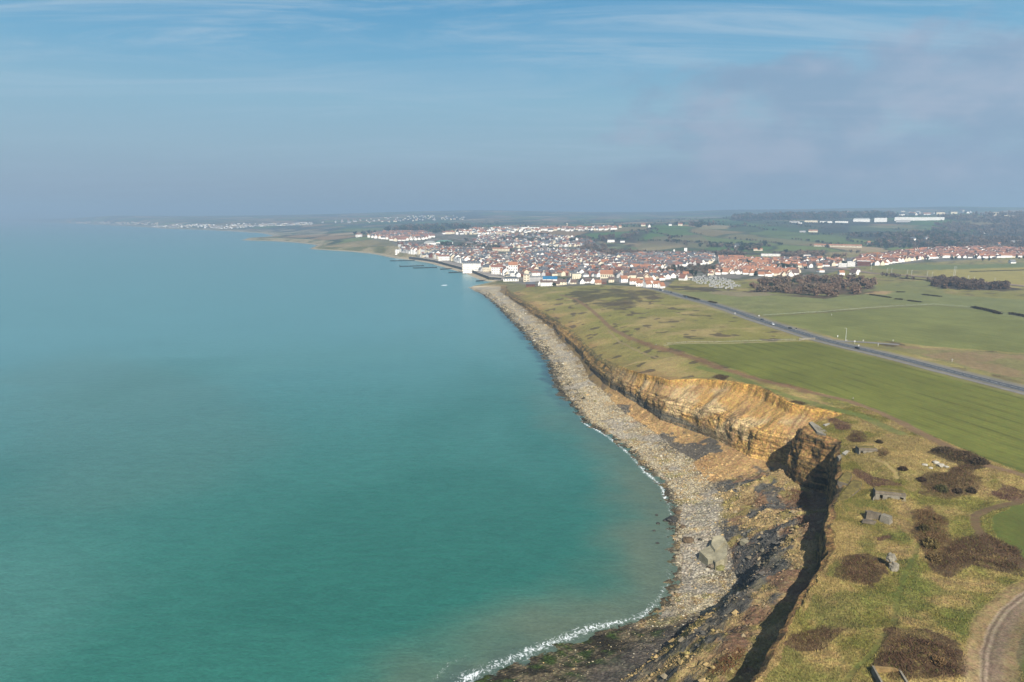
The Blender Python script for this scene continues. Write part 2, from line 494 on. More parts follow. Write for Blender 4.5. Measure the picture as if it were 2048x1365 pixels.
# heath between the near fields and the town: greener, flatter, small dark scrub spots
mid = sstep(330, 420, yi)
heath = mixcol(np.broadcast_to(alb(156, 150, 82), xi.shape + (3,)), alb(184, 166, 108), sstep(.42, .66, n30))
heath = mixcol(heath, alb(198, 172, 112), (1 - sstep(4, 42, dI + (n9 - .5) * 40)) * .8)
heath = mixcol(heath, alb(176, 140, 88), (1 - sstep(1, 12, dI + (n9 - .5) * 16)) * .7)
heath = mixcol(heath, alb(146, 144, 76), sstep(.45, .6, fbm(xi, yi, 60, 3, 9)) * .6)
heath = mixcol(heath, alb(98, 82, 66), sstep(.70, .73, fbm(xi, yi * .8, 11, 2, 12)) * .8)
gcol = mixcol(gcol, heath, mid)
grough = lerp(grough, .55, mid)

def paint(px, c, f=1.0, rough=None, stripe=None, jag=1.0, world=None):
    poly = gxy(px) if world is None else np.asarray(world)
    m = inside(poly, xi + jx * jag * jl * .5, yi + jy * jag * jl)
    gcol[m] = gcol[m] * (1 - f) + np.asarray(c) * f
    if rough is not None: grough[m] = rough
    if stripe is not None: gstripe[m] = stripe

def soft(px, c, f=1.0, scale=8, seed=0, lo=.35, hi=.6, rough=None):
    """patchy cover: only where its own noise is high"""
    poly = gxy(px)
    m = inside(poly, xi + jx * jl * .6, yi + jy * jl)
    k = (sstep(lo, hi, fbm(xi[m], yi[m], scale, 4, seed)) * f)[:, None]
    gcol[m] = gcol[m] * (1 - k) + np.asarray(c) * k
    if rough is not None: grough[m] = rough

# far country: fields of many colours parted by hedges
fy = sstep(1900, 2400, yi) ; _cell = 260.0
wx, wy = xi + (fbm(xi, yi, 500, 3, 51) - .5) * 420, yi * .62 + (fbm(xi, yi, 500, 3, 52) - .5) * 300
cxi, cyi = np.floor(wx / _cell).astype(int), np.floor(wy / _cell).astype(int)
best = np.full(xi.shape, 1e9); second = best.copy(); bid = np.zeros(xi.shape)
for ox in (-1, 0, 1):
    for oy in (-1, 0, 1):
        gx, gy = cxi + ox, cyi + oy
        px_, py_ = (gx + _hash(gx, gy, 3)) * _cell, (gy + _hash(gx, gy, 4)) * _cell
        dd = np.hypot(wx - px_, wy - py_); hh = _hash(gx, gy, 5)
        up = dd < best
        second = np.where(up, best, np.minimum(second, dd)); bid = np.where(up, hh, bid); best = np.where(up, dd, best)
pal = np.array([alb(92, 126, 54), alb(128, 142, 72), alb(62, 102, 48), alb(166, 138, 98), alb(108, 126, 60), alb(150, 134, 92), alb(194, 170, 128), alb(74, 88, 50)])
fcol = pal[(bid * 7.99).astype(int)]
fcol = mixcol(fcol, alb(62, 66, 48), (1 - sstep(10, 30, second - best)) * .9)
fcol = mixcol(fcol, alb(64, 66, 54), sstep(.56, .66, fbm(xi, yi * .55, 520, 4, 61)) * .9)
gcol = mixcol(gcol, fcol, fy); grough = lerp(grough, .5, fy)
HEDGE = (second - best < 14) & (yi > 2350) & (yi < 6500) & (fbm(xi, yi, 300, 3, 62) > .5) & (dI > 150) & (xi > -300)
del wx, wy, cxi, cyi, best, second, bid, fcol, heath

FG, FG2 = alb(126, 131, 58), alb(138, 143, 80)
# the two big winter-crop fields and the pastures round them
FIELD1 = [(1330, 691), (1450, 688), (1597, 684), (1640, 686), (1700, 701), (1850, 739), (1960, 768), (2048, 791), (2500, 920), (2500, 1130), (2048, 946), (1900, 888), (1800, 842), (1700, 801), (1560, 768), (1480, 744), (1400, 716)]
FIELD2 = [(1530, 634), (1640, 627), (1760, 617), (1880, 612), (1960, 620), (2048, 640), (2400, 720), (2400, 770), (2048, 707), (1850, 692), (1785, 684), (1690, 681), (1640, 667), (1560, 646)]
paint([(1330, 585), (1480, 583), (1640, 590), (1800, 585), (2048, 600), (2400, 660), (2400, 720), (2048, 640), (1960, 620), (1880, 612), (1530, 634), (1420, 605)], alb(142, 148, 92), .8, .35)
paint(FIELD2, FG2, 1, .12, .5, .5)
paint([(1700, 692), (1850, 694), (2048, 709), (2400, 775), (2400, 880), (2048, 765), (1900, 728), (1790, 700)], alb(146, 140, 92), .85, .4)
soft([(1790, 690), (2048, 712), (2300, 760), (2300, 850), (2048, 762), (1860, 716)], alb(164, 140, 104), .8, 22, 5, .45, .62)
paint(FIELD1, FG, 1, .10, 1.0, .4)
k = inside(gxy(FIELD1), xi, yi) | inside(gxy(FIELD2), xi, yi)
gcol[k] *= (0.86 + .3 * fbm(xi[k], yi[k] * .5, 46, 3, 77))[:, None]
paint([(1990, 1030), (2020, 1012), (2048, 1006), (2300, 965), (2400, 1300), (2048, 1112), (2010, 1085), (1985, 1055)], alb(110, 118, 54), 1, .12, .5, .5)
paint([(2022, 1300), (2048, 1262), (2200, 1180), (2200, 1420), (2048, 1365)], alb(106, 114, 56), 1, .3, 0, .6)
# right middle distance, the plain by the railway
paint([(1850, 540), (2048, 533), (2300, 540), (2300, 590), (2048, 572), (1960, 562), (1870, 552)], alb(186, 172, 92), .95, .3)
paint([(1760, 528), (1890, 530), (2048, 527), (2300, 535), (2048, 535), (1850, 541), (1760, 538)], alb(128, 140, 84), .9, .3)
paint([(1640, 600), (1760, 570), (1860, 560), (1900, 590), (2048, 600), (2300, 620), (2048, 640), (1900, 612)], alb(140, 146, 90), .6, .4)
paint([(1480, 556), (1500, 549), (1560, 552), (1640, 561), (1560, 562), (1500, 562)], alb(186, 158, 112), .9, .4)
paint([(1725, 588), (1750, 582), (1785, 583), (1770, 590)], alb(196, 166, 118), .9, .4)
paint([(1430, 582), (1520, 584), (1560, 590), (1480, 594), (1420, 588)], alb(170, 152, 122), .7, .4)
# scrub below the town
for px, c, f, sc, sd in (
        ([(1130, 590), (1160, 578), (1240, 576), (1262, 590), (1290, 604), (1230, 612), (1150, 605)], alb(96, 88, 58), .85, 18, 3),
        ([(1250, 582), (1300, 580), (1330, 592), (1310, 600), (1270, 596)], alb(98, 84, 64), .8, 14, 4),
        ([(1330, 572), (1420, 575), (1480, 580), (1420, 584), (1350, 580)], alb(92, 80, 62), .9, 20, 5),
        ([(1190, 610), (1260, 600), (1275, 615), (1225, 622)], alb(100, 84, 66), .7, 10, 6),
        ([(1490, 585), (1560, 560), (1740, 558), (1755, 585), (1650, 598), (1560, 592)], alb(96, 76, 62), .9, 30, 7),
        ([(1860, 575), (1870, 560), (1990, 570), (2060, 582), (1960, 583)], alb(80, 68, 58), .95, 30, 8)):
    soft(px, c, f, sc, sd, .28, .5)
# the hill behind the town and the slopes right of it
paint([(1215, 500), (1205, 486), (1240, 487), (1275, 496), (1270, 503)], alb(96, 132, 78), 0.65, .4, 0, .4)
paint([(1270, 502), (1290, 480), (1330, 462), (1420, 455), (1560, 470), (1440, 505)], alb(108, 124, 78), 0.35, .4, 0, .4)
paint([(1290, 488), (1310, 474), (1400, 470), (1430, 490), (1410, 498)], alb(150, 130, 100), 0.55, .4, 0, .4)
paint([(1370, 455), (1500, 446), (1640, 452), (1640, 462), (1480, 462)], alb(104, 124, 78), 0.3, .4, 0, .4)
paint([(1480, 490), (1540, 474), (1700, 466), (1680, 482), (1560, 492)], alb(124, 138, 84), 0.45, .4, 0, .4)
paint([(1700, 452), (1830, 450), (1930, 462), (1900, 470), (1800, 462), (1700, 464)], alb(112, 130, 80), 0.55, .4, 0, .4)
paint([(1930, 482), (1960, 470), (2010, 474), (2010, 486)], alb(104, 128, 76), 0.55, .4, 0, .4)
soft([(1730, 490), (1720, 466), (1900, 464), (2048, 450), (2200, 450), (2200, 500), (2048, 500), (1900, 496)], alb(70, 66, 56), .9, 130, 3, .36, .5)
soft([(1230, 510), (1200, 480), (1270, 462), (1300, 466), (1250, 500), (1420, 505), (1500, 505), (1650, 500), (1660, 512), (1400, 512)], alb(74, 66, 56), .9, 60, 4, .3, .45)
# town ground: streets, yards and gardens
TOWN = [(985, 572), (1000, 566), (1060, 573), (1120, 574), (1200, 570), (1330, 577), (1350, 560), (1480, 560), (1640, 552), (1700, 535), (2060, 512), (2060, 500), (1840, 500), (1650, 520), (1420, 512), (1240, 508), (1190, 480), (960, 466), (760, 466), (735, 474), (790, 500), (840, 514), (905, 530), (935, 545), (960, 558)]
m = inside(gxy(TOWN), xi, yi)
gcol[m] = mixcol(np.broadcast_to(alb(150, 142, 132), (m.sum(), 3)), alb(92, 98, 70), sstep(.45, .6, fbm(xi[m], yi[m], 26, 3, 91)))
soft([(900, 497), (870, 505), (830, 497), (850, 484), (960, 478), (1010, 486), (960, 500)], alb(74, 84, 58), .9, 60, 14, .3, .45)
paint([(990, 566), (1020, 563), (1055, 570), (1045, 580), (1018, 590), (1000, 580)], alb(136, 134, 92), .8, .5)
paint([(620, 497), (700, 484), (780, 478), (800, 500), (740, 505)], alb(142, 136, 92), .7, .6)
soft([(640, 495), (700, 487), (770, 495), (760, 506), (690, 502)], alb(180, 160, 118), .9, 40, 15, .4, .55)
soft([(480, 462), (560, 458), (660, 462), (640, 472), (540, 470)], alb(186, 172, 140), .9, 120, 16, .42, .56)
paint([(480, 480), (560, 476), (640, 479), (640, 490), (560, 484)], alb(146, 138, 100), .8, .6)

# rough ground round the bunkers: brambles, bracken, green runs
BROWN, PURP = alb(96, 74, 58), alb(112, 82, 74)
SCRUB = [([(1672, 1140), (1690, 1112), (1735, 1108), (1762, 1128), (1772, 1150), (1745, 1172), (1690, 1165), (1668, 1158)], BROWN),
         ([(1566, 1285), (1580, 1262), (1640, 1250), (1690, 1262), (1650, 1290), (1590, 1292)], BROWN),
         ([(1740, 1330), (1775, 1272), (1850, 1270), (1920, 1300), (1940, 1365), (1800, 1365)], BROWN),
         ([(1905, 1075), (1970, 1062), (2048, 1098), (2048, 1148), (1990, 1135), (1950, 1130), (1905, 1150), (1870, 1140), (1858, 1128)], BROWN),
         ([(1830, 1080), (1820, 1020), (1860, 1010), (1900, 1040), (1905, 1085), (1860, 1130)], alb(112, 88, 62)),
         ([(1835, 990), (1850, 955), (1920, 935), (1965, 955), (1955, 985), (1880, 995)], alb(104, 84, 62)),
         ([(1850, 905), (1880, 892), (1950, 905), (1992, 932), (1960, 935), (1900, 922)], alb(80, 66, 50)),
         ([(1690, 880), (1700, 866), (1725, 866), (1735, 884), (1710, 888)], BROWN),
         ([(1650, 848), (1680, 840), (1702, 852), (1700, 866), (1670, 862)], PURP),
         ([(1705, 945), (1715, 938), (1760, 955), (1800, 970), (1800, 982), (1750, 975)], PURP),
         ([(1748, 912), (1770, 898), (1782, 908), (1766, 920)], BROWN),
         ([(1895, 940), (1925, 926), (1955, 930), (1950, 944), (1915, 946)], BROWN),
         ([(1980, 985), (2020, 970), (2060, 985), (2048, 1000), (2000, 1000)], PURP),
         ([(1745, 1078), (1775, 1068), (1785, 1076), (1760, 1084)], PURP),
         ([(1574, 806), (1590, 800), (1615, 806), (1605, 812)], alb(92, 74, 58)),
         ([(1420, 756), (1435, 749), (1462, 752), (1450, 760)], alb(84, 68, 54)),
         ([(1520, 783), (1535, 776), (1550, 786), (1540, 792)], alb(110, 92, 66))]
soft([(1520, 1365), (1600, 1250), (1700, 1060), (1680, 990), (1760, 1000), (1830, 1090), (1800, 1180), (1700, 1365)], alb(114, 126, 56), .6, 9, 21, .44, .6)
soft([(1780, 1240), (1800, 1090), (1830, 1100), (1850, 1160), (2010, 1230), (1960, 1290), (1830, 1240)], alb(116, 128, 58), .6, 7, 22, .44, .6)
soft([(1680, 900), (1700, 840), (1800, 850), (1900, 890), (1990, 960), (1800, 990)], alb(176, 156, 100), .8, 10, 23, .42, .6)
for q, (px, c) in enumerate(SCRUB):
    paint(px, c, .55, 1.0, 0, .45); soft(px, c, .7, 3.0, 300 + q, .35, .55)

def path(px, c, w, f=1.0, rough=.2, jag=.5, patchy=None, fade=None):
    L = gxy(px)
    d = line_dist(L, xi + jx * jag * .3, yi + jy * jag * .3, w * 2 + 3)
    k = 1 - sstep(w * .35, w * .75, d)
    if patchy is not None: k = k * sstep(.3, .55, fbm(xi, yi, patchy, 3, 99))
    k = k * f
    gcol[:] = gcol * (1 - k[..., None]) + np.asarray(c) * k[..., None]
    grough[:] = np.where(k > .4, rough, grough)

FOOT = [(1120, 590), (1150, 598), (1185, 622), (1220, 655), (1260, 677), (1300, 691), (1340, 703), (1400, 720), (1440, 737), (1470, 745), (1540, 765), (1620, 785), (1700, 803), (1760, 826), (1800, 844), (1860, 876), (1920, 906), (1980, 932), (2048, 952), (2300, 1060)]
path(FOOT, alb(150, 122, 92), 4.2, .9)
path(FOOT[4:12], alb(146, 112, 78), 8.0, .6, .5, 1.0, 8)
path([(1400, 735), (1440, 745), (1470, 752), (1520, 775), (1600, 800), (1720, 832), (1800, 866)], alb(116, 134, 66), 6, .6, .3)
path([(1215, 660), (1240, 685), (1270, 700), (1312, 716), (1345, 714)], alb(176, 158, 112), 1.8, .8)
path([(1245, 735), (1270, 726), (1300, 722)], alb(206, 180, 128), 1.6, .9)
path([(1330, 691), (1430, 688), (1520, 685), (1600, 681)], alb(186, 178, 140), 2.4, .8)
path([(1525, 634), (1640, 626), (1760, 617), (1870, 611), (1960, 619)], alb(120, 108, 76), 3.0, .8)
path([(1400, 610), (1480, 634), (1560, 656), (1600, 664)], alb(176, 168, 118), 4.5, .7)
# dirt farm track at the foot of the slope and the grass track round the small field
TRACK = [(2300, 1085), (2048, 1192), (2010, 1222), (1985, 1262), (1972, 1300), (1968, 1365), (1966, 1420)]
path(TRACK, alb(172, 150, 124), 6, .92, .5, .5)
path([(2300, 1150), (2048, 1240), (2020, 1272), (2000, 1310), (1995, 1420)], alb(140, 120, 100), 7, .6, .5, .7)
path([(2300, 1040), (2048, 1168), (2000, 1200), (1965, 1250), (1950, 1290)], alb(166, 142, 96), 3.5, .8, .7, .7)
path([(2300, 960), (2048, 1002), (1975, 1018), (1950, 1032), (1952, 1052), (1990, 1088), (2048, 1130), (2300, 1270)], alb(122, 100, 74), 2.6, .9)
path([(1835, 1090), (1818, 1140), (1798, 1180), (1790, 1220), (1788, 1260)], alb(104, 112, 50), 1.4, .5, .5)
path([(1770, 1280), (1740, 1310), (1712, 1330), (1690, 1365)], alb(108, 114, 54), 1.5, .45, .5)
path([(1745, 925), (1770, 935), (1790, 950), (1795, 960)], alb(190, 168, 112), 1.6, .7)

for du, c, w in ((-9, alb(188, 168, 142), .7), (-3, alb(130, 112, 92), .6), (4, alb(188, 168, 142), .7), (10, alb(136, 118, 96), .6)):
    path([(u + du, v + du * .3) for u, v in TRACK], c, w, .8, .4, .3)
for du in (0, 8, 16): path([(u - 14 - du, v - 6) for u, v in TRACK[1:]], alb(186, 160, 112), .8, .6, .6, .6)
# the line of the main road, its verges and the farm turning
ROAD_PX = [(1292, 575), (1330, 583), (1370, 594.5), (1420, 607), (1470, 623), (1520, 641), (1580, 659.5), (1640, 678.5), (1700, 693.5), (1733, 701), (1800, 717), (1880, 738), (1960, 758), (2048, 780), (2200, 818), (2500, 900)]
ROAD = gxy(ROAD_PX)
d = line_dist(ROAD, xi, yi, 40)
k = (1 - sstep(8.5, 11.5, d + (fbm(xi, yi, 3, 2, 5) - .5) * 3)) * .85
gcol[:] = mixcol(gcol, alb(150, 146, 138), k); grough[:] = np.where(d < 14, .12, grough)
k = (1 - sstep(12, 18, d + (fbm(xi, yi, 5, 2, 6) - .5) * 6)) * sstep(9, 11, d) * .5
gcol[:] = mixcol(gcol, alb(160, 150, 102), k)
gstripe[d < 12] = 0

# rise and fall: hummocks in the scrub, tussocks
gsm = grough.copy()
for _ in range(9):
    gsm[1:-1] = (gsm[:-2] + gsm[1:-1] + gsm[2:]) / 3; gsm[:, 1:-1] = (gsm[:, :-2] + gsm[:, 1:-1] + gsm[:, 2:]) / 3
hum = (1 - sstep(330, 420, yi)) * sstep(0, 14, dI) * np.clip(gsm, 0, 1) ** 2
flat = 1 - sstep(40, 60, line_dist(gxy(TRACK), xi, yi, 70)) * 0
zi += hum * ((fbm(xi, yi, 22, 3, 31) - .5) * 3.4 + (fbm(xi, yi, 7, 3, 33) - .5) * 1.5)
zi += gsm * np.clip(1.4 - dist / 900, 0, 1) * ((n2 - .5) * .55)
for u, v, r, a in ((1790, 930, 13, 2.6), (1735, 905, 9, 1.2), (1700, 862, 10, 2.0), (1870, 935, 9, -3.0), (1905, 960, 12, 1.8), (1785, 985, 8, 1.0), (1752, 1040, 6, .8), (1800, 1150, 10, 1.5), (1700, 1215, 14, 1.8), (1845, 1320, 14, 1.6), (1640, 1310, 14, -1.5), (1980, 1090, 14, -1.2)):
    gx, gy, _ = ground(u, v)
    zi += a * np.exp(-((xi - gx) ** 2 + (yi - gy) ** 2) / (2 * (r * .6) ** 2))
# earth banked up behind and beside the bunkers
for u, v, rz, hw, a in ((1735, 906, radians(-4), 3.6, 1.9), (1780, 997, radians(-16), 4.8, 2.2), (1758, 1045, radians(-34), 3.5, 1.1)):
    gx, gy, _ = ground(u, v)
    lx = (xi - gx) * cos(rz) + (yi - gy) * sin(rz); ly = -(xi - gx) * sin(rz) + (yi - gy) * cos(rz)
    zi += a * sstep(.2, 2.0, ly) * (1 - sstep(3.0, 13, ly)) * (1 - sstep(hw * .9, hw * .9 + 6, np.abs(lx)))
Zb[:, I_I:] = zi
Z[:, I_I:] = zi

# ------------------------------------------------------------------ cliff and undercliff
xc, yc, zc = X[:, I_A:I_I + 1].copy(), Y[:, I_A:I_I + 1], Z[:, I_A:I_I + 1].copy()
nC = xc.shape[1]
col_i = np.arange(nC)[None]
isf = (col_i >= N_A)                                   # steep part
tA = np.clip(col_i / N_A, 0, 1) * np.ones_like(yc)
tF = np.clip((col_i - N_A) / N_F, 0, 1) * np.ones_like(yc)
wn = (near[:, None]) * np.ones_like(xc); wo = w_or[:, None] * np.ones_like(xc); wf = w_fa[:, None] * (1 - far[:, None]) * np.ones_like(xc)
hgt = (hT - hC)[:, None] * np.ones_like(xc)
# undercliff hummocks (dark clay slumps near, talus fans under the ochre face)
ea = np.sin(pi * tA) * (~isf)
zc += ea * wn * ((ridged(xc * .8 + yc * .5, yc * .7 - xc * .3, 20, 4, 71) - .55) * 7.0 + (fbm(xc, yc, 5, 4, 72) - .5) * 4.0 + (ridged(xc, yc, 2.6, 3, 79) - .5) * 1.8)
zc += ea * wo * ((fbm(xc, yc, 14, 3, 73) - .5) * 3.0 + (fbm(xc, yc, 2.5, 3, 74) - .5) * .9)
zc += ea * wf * (fbm(xc, yc, 6, 3, 75) - .5) * 1.6
zc += (~isf) * far[:, None] * ea * (fbm(xc, yc, 60, 3, 76) - .5) * 6 * sstep(2100, 2300, yc)
# the rock face: ledges by height, buttresses along the coast, gullies down the ochre slope
ff = np.sin(pi * np.clip(tF, 0, 1)) ** .6 * isf
but = (ridged(yc, zc * .25, 13, 3, 81) - .5)
led = (fbm(zc * 1.0 + yc * .03, yc * .05, 1.5, 3, 82) - .5)
rgh = (fbm(yc, zc, 3.0, 4, 83) - .5)
cc_ = .75 * yc - .66 * xc
gul = (fbm(cc_, zc * .05, 5.0, 4, 84) - .5)
stk = fbm(cc_ + zc * .12, zc * .035, 1.5, 4, 88)
big = (fbm(yc, zc * .3, 26, 3, 85) - .5)
lowc = 1 - sstep(.40, .52, tF)
xc -= ff * wn * np.minimum(1, hgt / 20) * (but * 4.2 + led * 1.2 + rgh * 2.2)
xc -= ff * wo * (big * 13.0 + gul * 2.4 + lowc * (led * 2.0 + rgh * 3.0 + but * 3.4) + (1 - lowc) * rgh * 1.2)
zc += ff * wo * (gul * 1.6)
xc -= ff * wf * np.minimum(1, hgt / 14) * (but * 3.4 + led * 1.4 + rgh * 2.6)
xc -= isf * pillar[:, None] * ff * (fbm(yc, zc, 6, 3, 86) - .4) * 4.0
# colours
ccol = np.empty(xc.shape + (3,))
CLAY, DRY, REED = alb(98, 98, 94), alb(192, 166, 116), alb(150, 120, 92)
a1 = mixcol(np.broadcast_to(DRY, xc.shape + (3,)), REED, sstep(.45, .62, fbm(xc, yc, 12, 3, 91)))
a1 = mixcol(a1, alb(146, 140, 76), sstep(.54, .66, fbm(xc, yc, 6, 3, 92)) * .6)
clay = sstep(.56, .62, fbm(xc, yc, 11, 4, 93) + (.35 - tA) * .22)
for px in ([(1452, 1112), (1478, 1085), (1512, 1092), (1562, 1068), (1580, 1130), (1562, 1155), (1500, 1185), (1470, 1160)], [(1428, 1012), (1446, 1000), (1442, 1036), (1475, 1062), (1512, 1058), (1492, 1078), (1440, 1066)],
           [(1240, 1365), (1400, 1262), (1492, 1178), (1530, 1175), (1450, 1250), (1360, 1310), (1275, 1365)], [(1400, 1300), (1430, 1275), (1470, 1250), (1440, 1300)], [(1412, 962), (1440, 958), (1482, 968), (1478, 985), (1430, 988)], [(1520, 985), (1545, 960), (1560, 985), (1545, 1010)]):  # long strip by the beach: clay with the slump's dark shadow edge painted in
    m = inside(gxy(px), xc + (fbm(xc, yc, 5, 3, 193) - .5) * 9, yc + (fbm(xc, yc, 5, 3, 194) - .5) * 9); clay = np.maximum(clay, m * (.75 + .25 * sstep(.4, .5, fbm(xc, yc, 2.5, 3, 195))))
clay *= (~isf)
a1 = mixcol(a1, CLAY, clay * .95)
a1 = mixcol(a1, alb(176, 160, 130), sstep(.72, .78, fbm(xc, yc, 1.6, 2, 94)) * .6)
a2 = mixcol(np.broadcast_to(alb(200, 162, 106), xc.shape + (3,)), alb(212, 178, 124), fbm(xc, yc, 8, 3, 95))
a2 = mixcol(a2, alb(182, 142, 96), sstep(.45, .65, fbm(cc_, xc * .2, 3, 3, 89)) * .6)
a2 = mixcol(a2, alb(98, 98, 94), sstep(.52, .58, fbm(xc, yc, 12, 3, 96) + .32 * (.22 - tA)) * .9)
a3 = mixcol(np.broadcast_to(alb(160, 136, 92), xc.shape + (3,)), alb(112, 106, 94), sstep(.56, .66, fbm(xc, yc, 9, 3, 97)) * .8)
a4 = mixcol(np.broadcast_to(alb(184, 170, 130), xc.shape + (3,)), alb(128, 128, 82), sstep(.45, .6, fbm(xc, yc, 70, 3, 98)))
ww = np.stack([wn, wo, wf, far[:, None] * np.ones_like(xc)], -1); ww /= ww.sum(-1, keepdims=True)
acol = a1 * ww[..., :1] + a2 * ww[..., 1:2] + a3 * ww[..., 2:3] + a4 * ww[..., 3:]
st = fbm(zc + yc * .04 + rgh * 1.2, yc * .02, 1.1, 3, 101)
b1 = mixcol(np.broadcast_to(alb(184, 144, 90), xc.shape + (3,)), alb(96, 84, 58), sstep(.4, .62, st * .6 + .4 * fbm(yc, zc, 3, 3, 102)))
b1 = mixcol(b1, alb(196, 160, 100), sstep(.56, .7, fbm(yc, zc, 4, 3, 103)) * .5)
b2 = mixcol(np.broadcast_to(alb(232, 186, 112), xc.shape + (3,)), alb(204, 168, 116), sstep(.4, .65, gul + .5 + (fbm(yc, zc, 18, 3, 104) - .5) * .6))
b2 = mixcol(b2, alb(236, 210, 160), sstep(.54, .68, fbm(yc, zc * 1.2, 10, 3, 105)) * .7)
b2 = mixcol(b2, alb(246, 192, 96), sstep(.80, .95, tF) * .8)
zrel = zc - hC[:, None]
shale = (1 - sstep(4.0, 6.5, zrel + big * 5 + (fbm(yc, zc, 14, 2, 120) - .5) * 5)) * sstep(362, 392, yc)
b2 = mixcol(b2, mixcol(np.broadcast_to(alb(118, 116, 104), xc.shape + (3,)), alb(168, 156, 126), sstep(.45, .6, st)), shale * .95)
b2 = mixcol(b2, alb(170, 130, 82), sstep(.5, .72, stk) * (1 - lowc) * .5)
b2 = mixcol(b2, alb(238, 204, 140), sstep(.36, .26, stk) * (1 - lowc) * .4)
b2 = mixcol(b2, alb(128, 98, 58), lowc * sstep(.5, .64, st) * .55)
b3 = mixcol(np.broadcast_to(alb(188, 152, 94), xc.shape + (3,)), alb(112, 100, 66), sstep(.42, .6, st * .5 + .5 * fbm(yc, zc, 4, 3, 106)))
b3 = mixcol(b3, alb(74, 72, 66), (1 - sstep(.12, .3, tF)) * sstep(.45, .55, fbm(yc, zc, 9, 2, 107)) * .9)
b3 = mixcol(b3, alb(150, 142, 86), sstep(.6, .95, tF) * .6)
b4 = mixcol(a4, alb(120, 118, 112), np.broadcast_to(((ys > 1440) & (ys < 2150))[:, None], xc.shape) * .9)
bcol = b1 * ww[..., :1] + b2 * ww[..., 1:2] + b3 * ww[..., 2:3] + b4 * ww[..., 3:]
ccol = np.where(isf[..., None], bcol, acol)
rim = sstep(.965, 1.0, tF)
ccol = mixcol(ccol, gcol[:, :1], rim * .8)
crock = np.where(isf, 1.0, .45) * np.ones_like(xc)
smooth_slope = wo * isf * sstep(.42, .52, tF) * (1 - sstep(.88, .95, tF))
crock = crock * (1 - .65 * smooth_slope)
cstrata = isf * (1 - .9 * smooth_slope) + 0.0 * xc

# ------------------------------------------------------------------ beach
xb_, yb_, zb_ = X[:, :I_A + 1].copy(), Y[:, :I_A + 1], Z[:, :I_A + 1].copy()
tB = np.clip((np.arange(I_A + 1)[None] - I_B) / N_B, 0, 1) * np.ones_like(xb_)
stony = np.interp(ys, [0, 185, 205, 500, 1200, 1330, 1440, 30000], [.8, .8, 1, 1, .8, .1, 0, 0])[:, None]
taper = np.minimum(1, (1 - tB) * 8)
zb_ += stony * taper * ((fbm(xb_, yb_, 5, 3, 111) - .5) * 1.3 + (fbm(xb_, yb_, 1.3, 3, 112) - .5) * .8)
bc = mixcol(np.broadcast_to(alb(214, 200, 168), xb_.shape + (3,)), alb(180, 166, 140), sstep(.4, .6, fbm(xb_, yb_, 6, 3, 113)))
bc = mixcol(bc, alb(196, 164, 108), sstep(.54, .66, fbm(xb_, yb_, 3.2, 3, 114)) * .8 * np.interp(ys, [0, 400, 520, 30000], [1, 1, .25, 0])[:, None])
bc = mixcol(bc, alb(150, 142, 66), sstep(.62, .70, fbm(xb_, yb_, 7, 3, 115)) * .6 * (yb_ < 420))
bc = mixcol(bc, alb(122, 112, 92), sstep(.5, .62, fbm(xb_, yb_, 5, 3, 132)) * (1 - sstep(.3, .55, tB)) * np.interp(ys, [0, 480, 580, 1250, 1300], [0, 0, .9, .9, 0])[:, None])
bc = mixcol(bc, alb(214, 202, 174), sstep(.35, .7, tB) * np.interp(ys, [0, 420, 520, 30000], [0, 0, .7, .7])[:, None])
wetw = np.interp(ys, [0, 420, 520, 1100, 1250], [.18, .18, .34, .34, .1])[:, None]
wet = (1 - sstep(.02, wetw, tB + (fbm(xb_, yb_, 4, 3, 116) - .5) * .35))
bc = mixcol(bc, alb(82, 78, 62), wet * .8 * stony)
bc = mixcol(bc, np.repeat(ccol[:, :1], xb_.shape[1], 1), sstep(.72, .95, tB + (fbm(xb_, yb_, 7, 4, 130) - .5) * .7) * np.interp(ys, [0, 205, 240, 900, 1200], [0, .3, .85, .85, .2])[:, None])
bc = mixcol(bc, alb(196, 188, 172), sstep(.55, .65, fbm(xb_, yb_, 17, 3, 131)) * .7 * (tB > .15))
plat = 1 - sstep(210, 221, yb_ + (fbm(xb_, yb_, 9, 2, 117) - .5) * 18)
pc = mixcol(np.broadcast_to(alb(62, 57, 43), xb_.shape + (3,)), alb(72, 92, 40), sstep(.44, .56, fbm(xb_ * .8 + yb_ * .5, yb_ * 1.3 - xb_ * .5, 6, 4, 118)))
pc = mixcol(pc, alb(128, 116, 92), sstep(.60, .68, ridged(xb_ + yb_, (yb_ - xb_) * .6, 5, 3, 119)) * .9)
pc = mixcol(pc, alb(112, 104, 96), sstep(.5, .85, tB) * .8)
bc = mixcol(bc, pc, plat)
bc = mixcol(bc, alb(208, 194, 166), sstep(1310, 1340, yb_) * (yb_ < 2240))
bc = mixcol(bc, alb(196, 182, 150), sstep(2240, 2300, yb_))
bc = mixcol(bc, alb(60, 70, 72), (1 - sstep(.0, .35, tB)) * sstep(2700, 2800, yb_) * (1 - sstep(4000, 4300, yb_)))
Zb[:, :I_A + 1] = zb_
Zb[:, I_A:I_I] = zc[:, :-1]

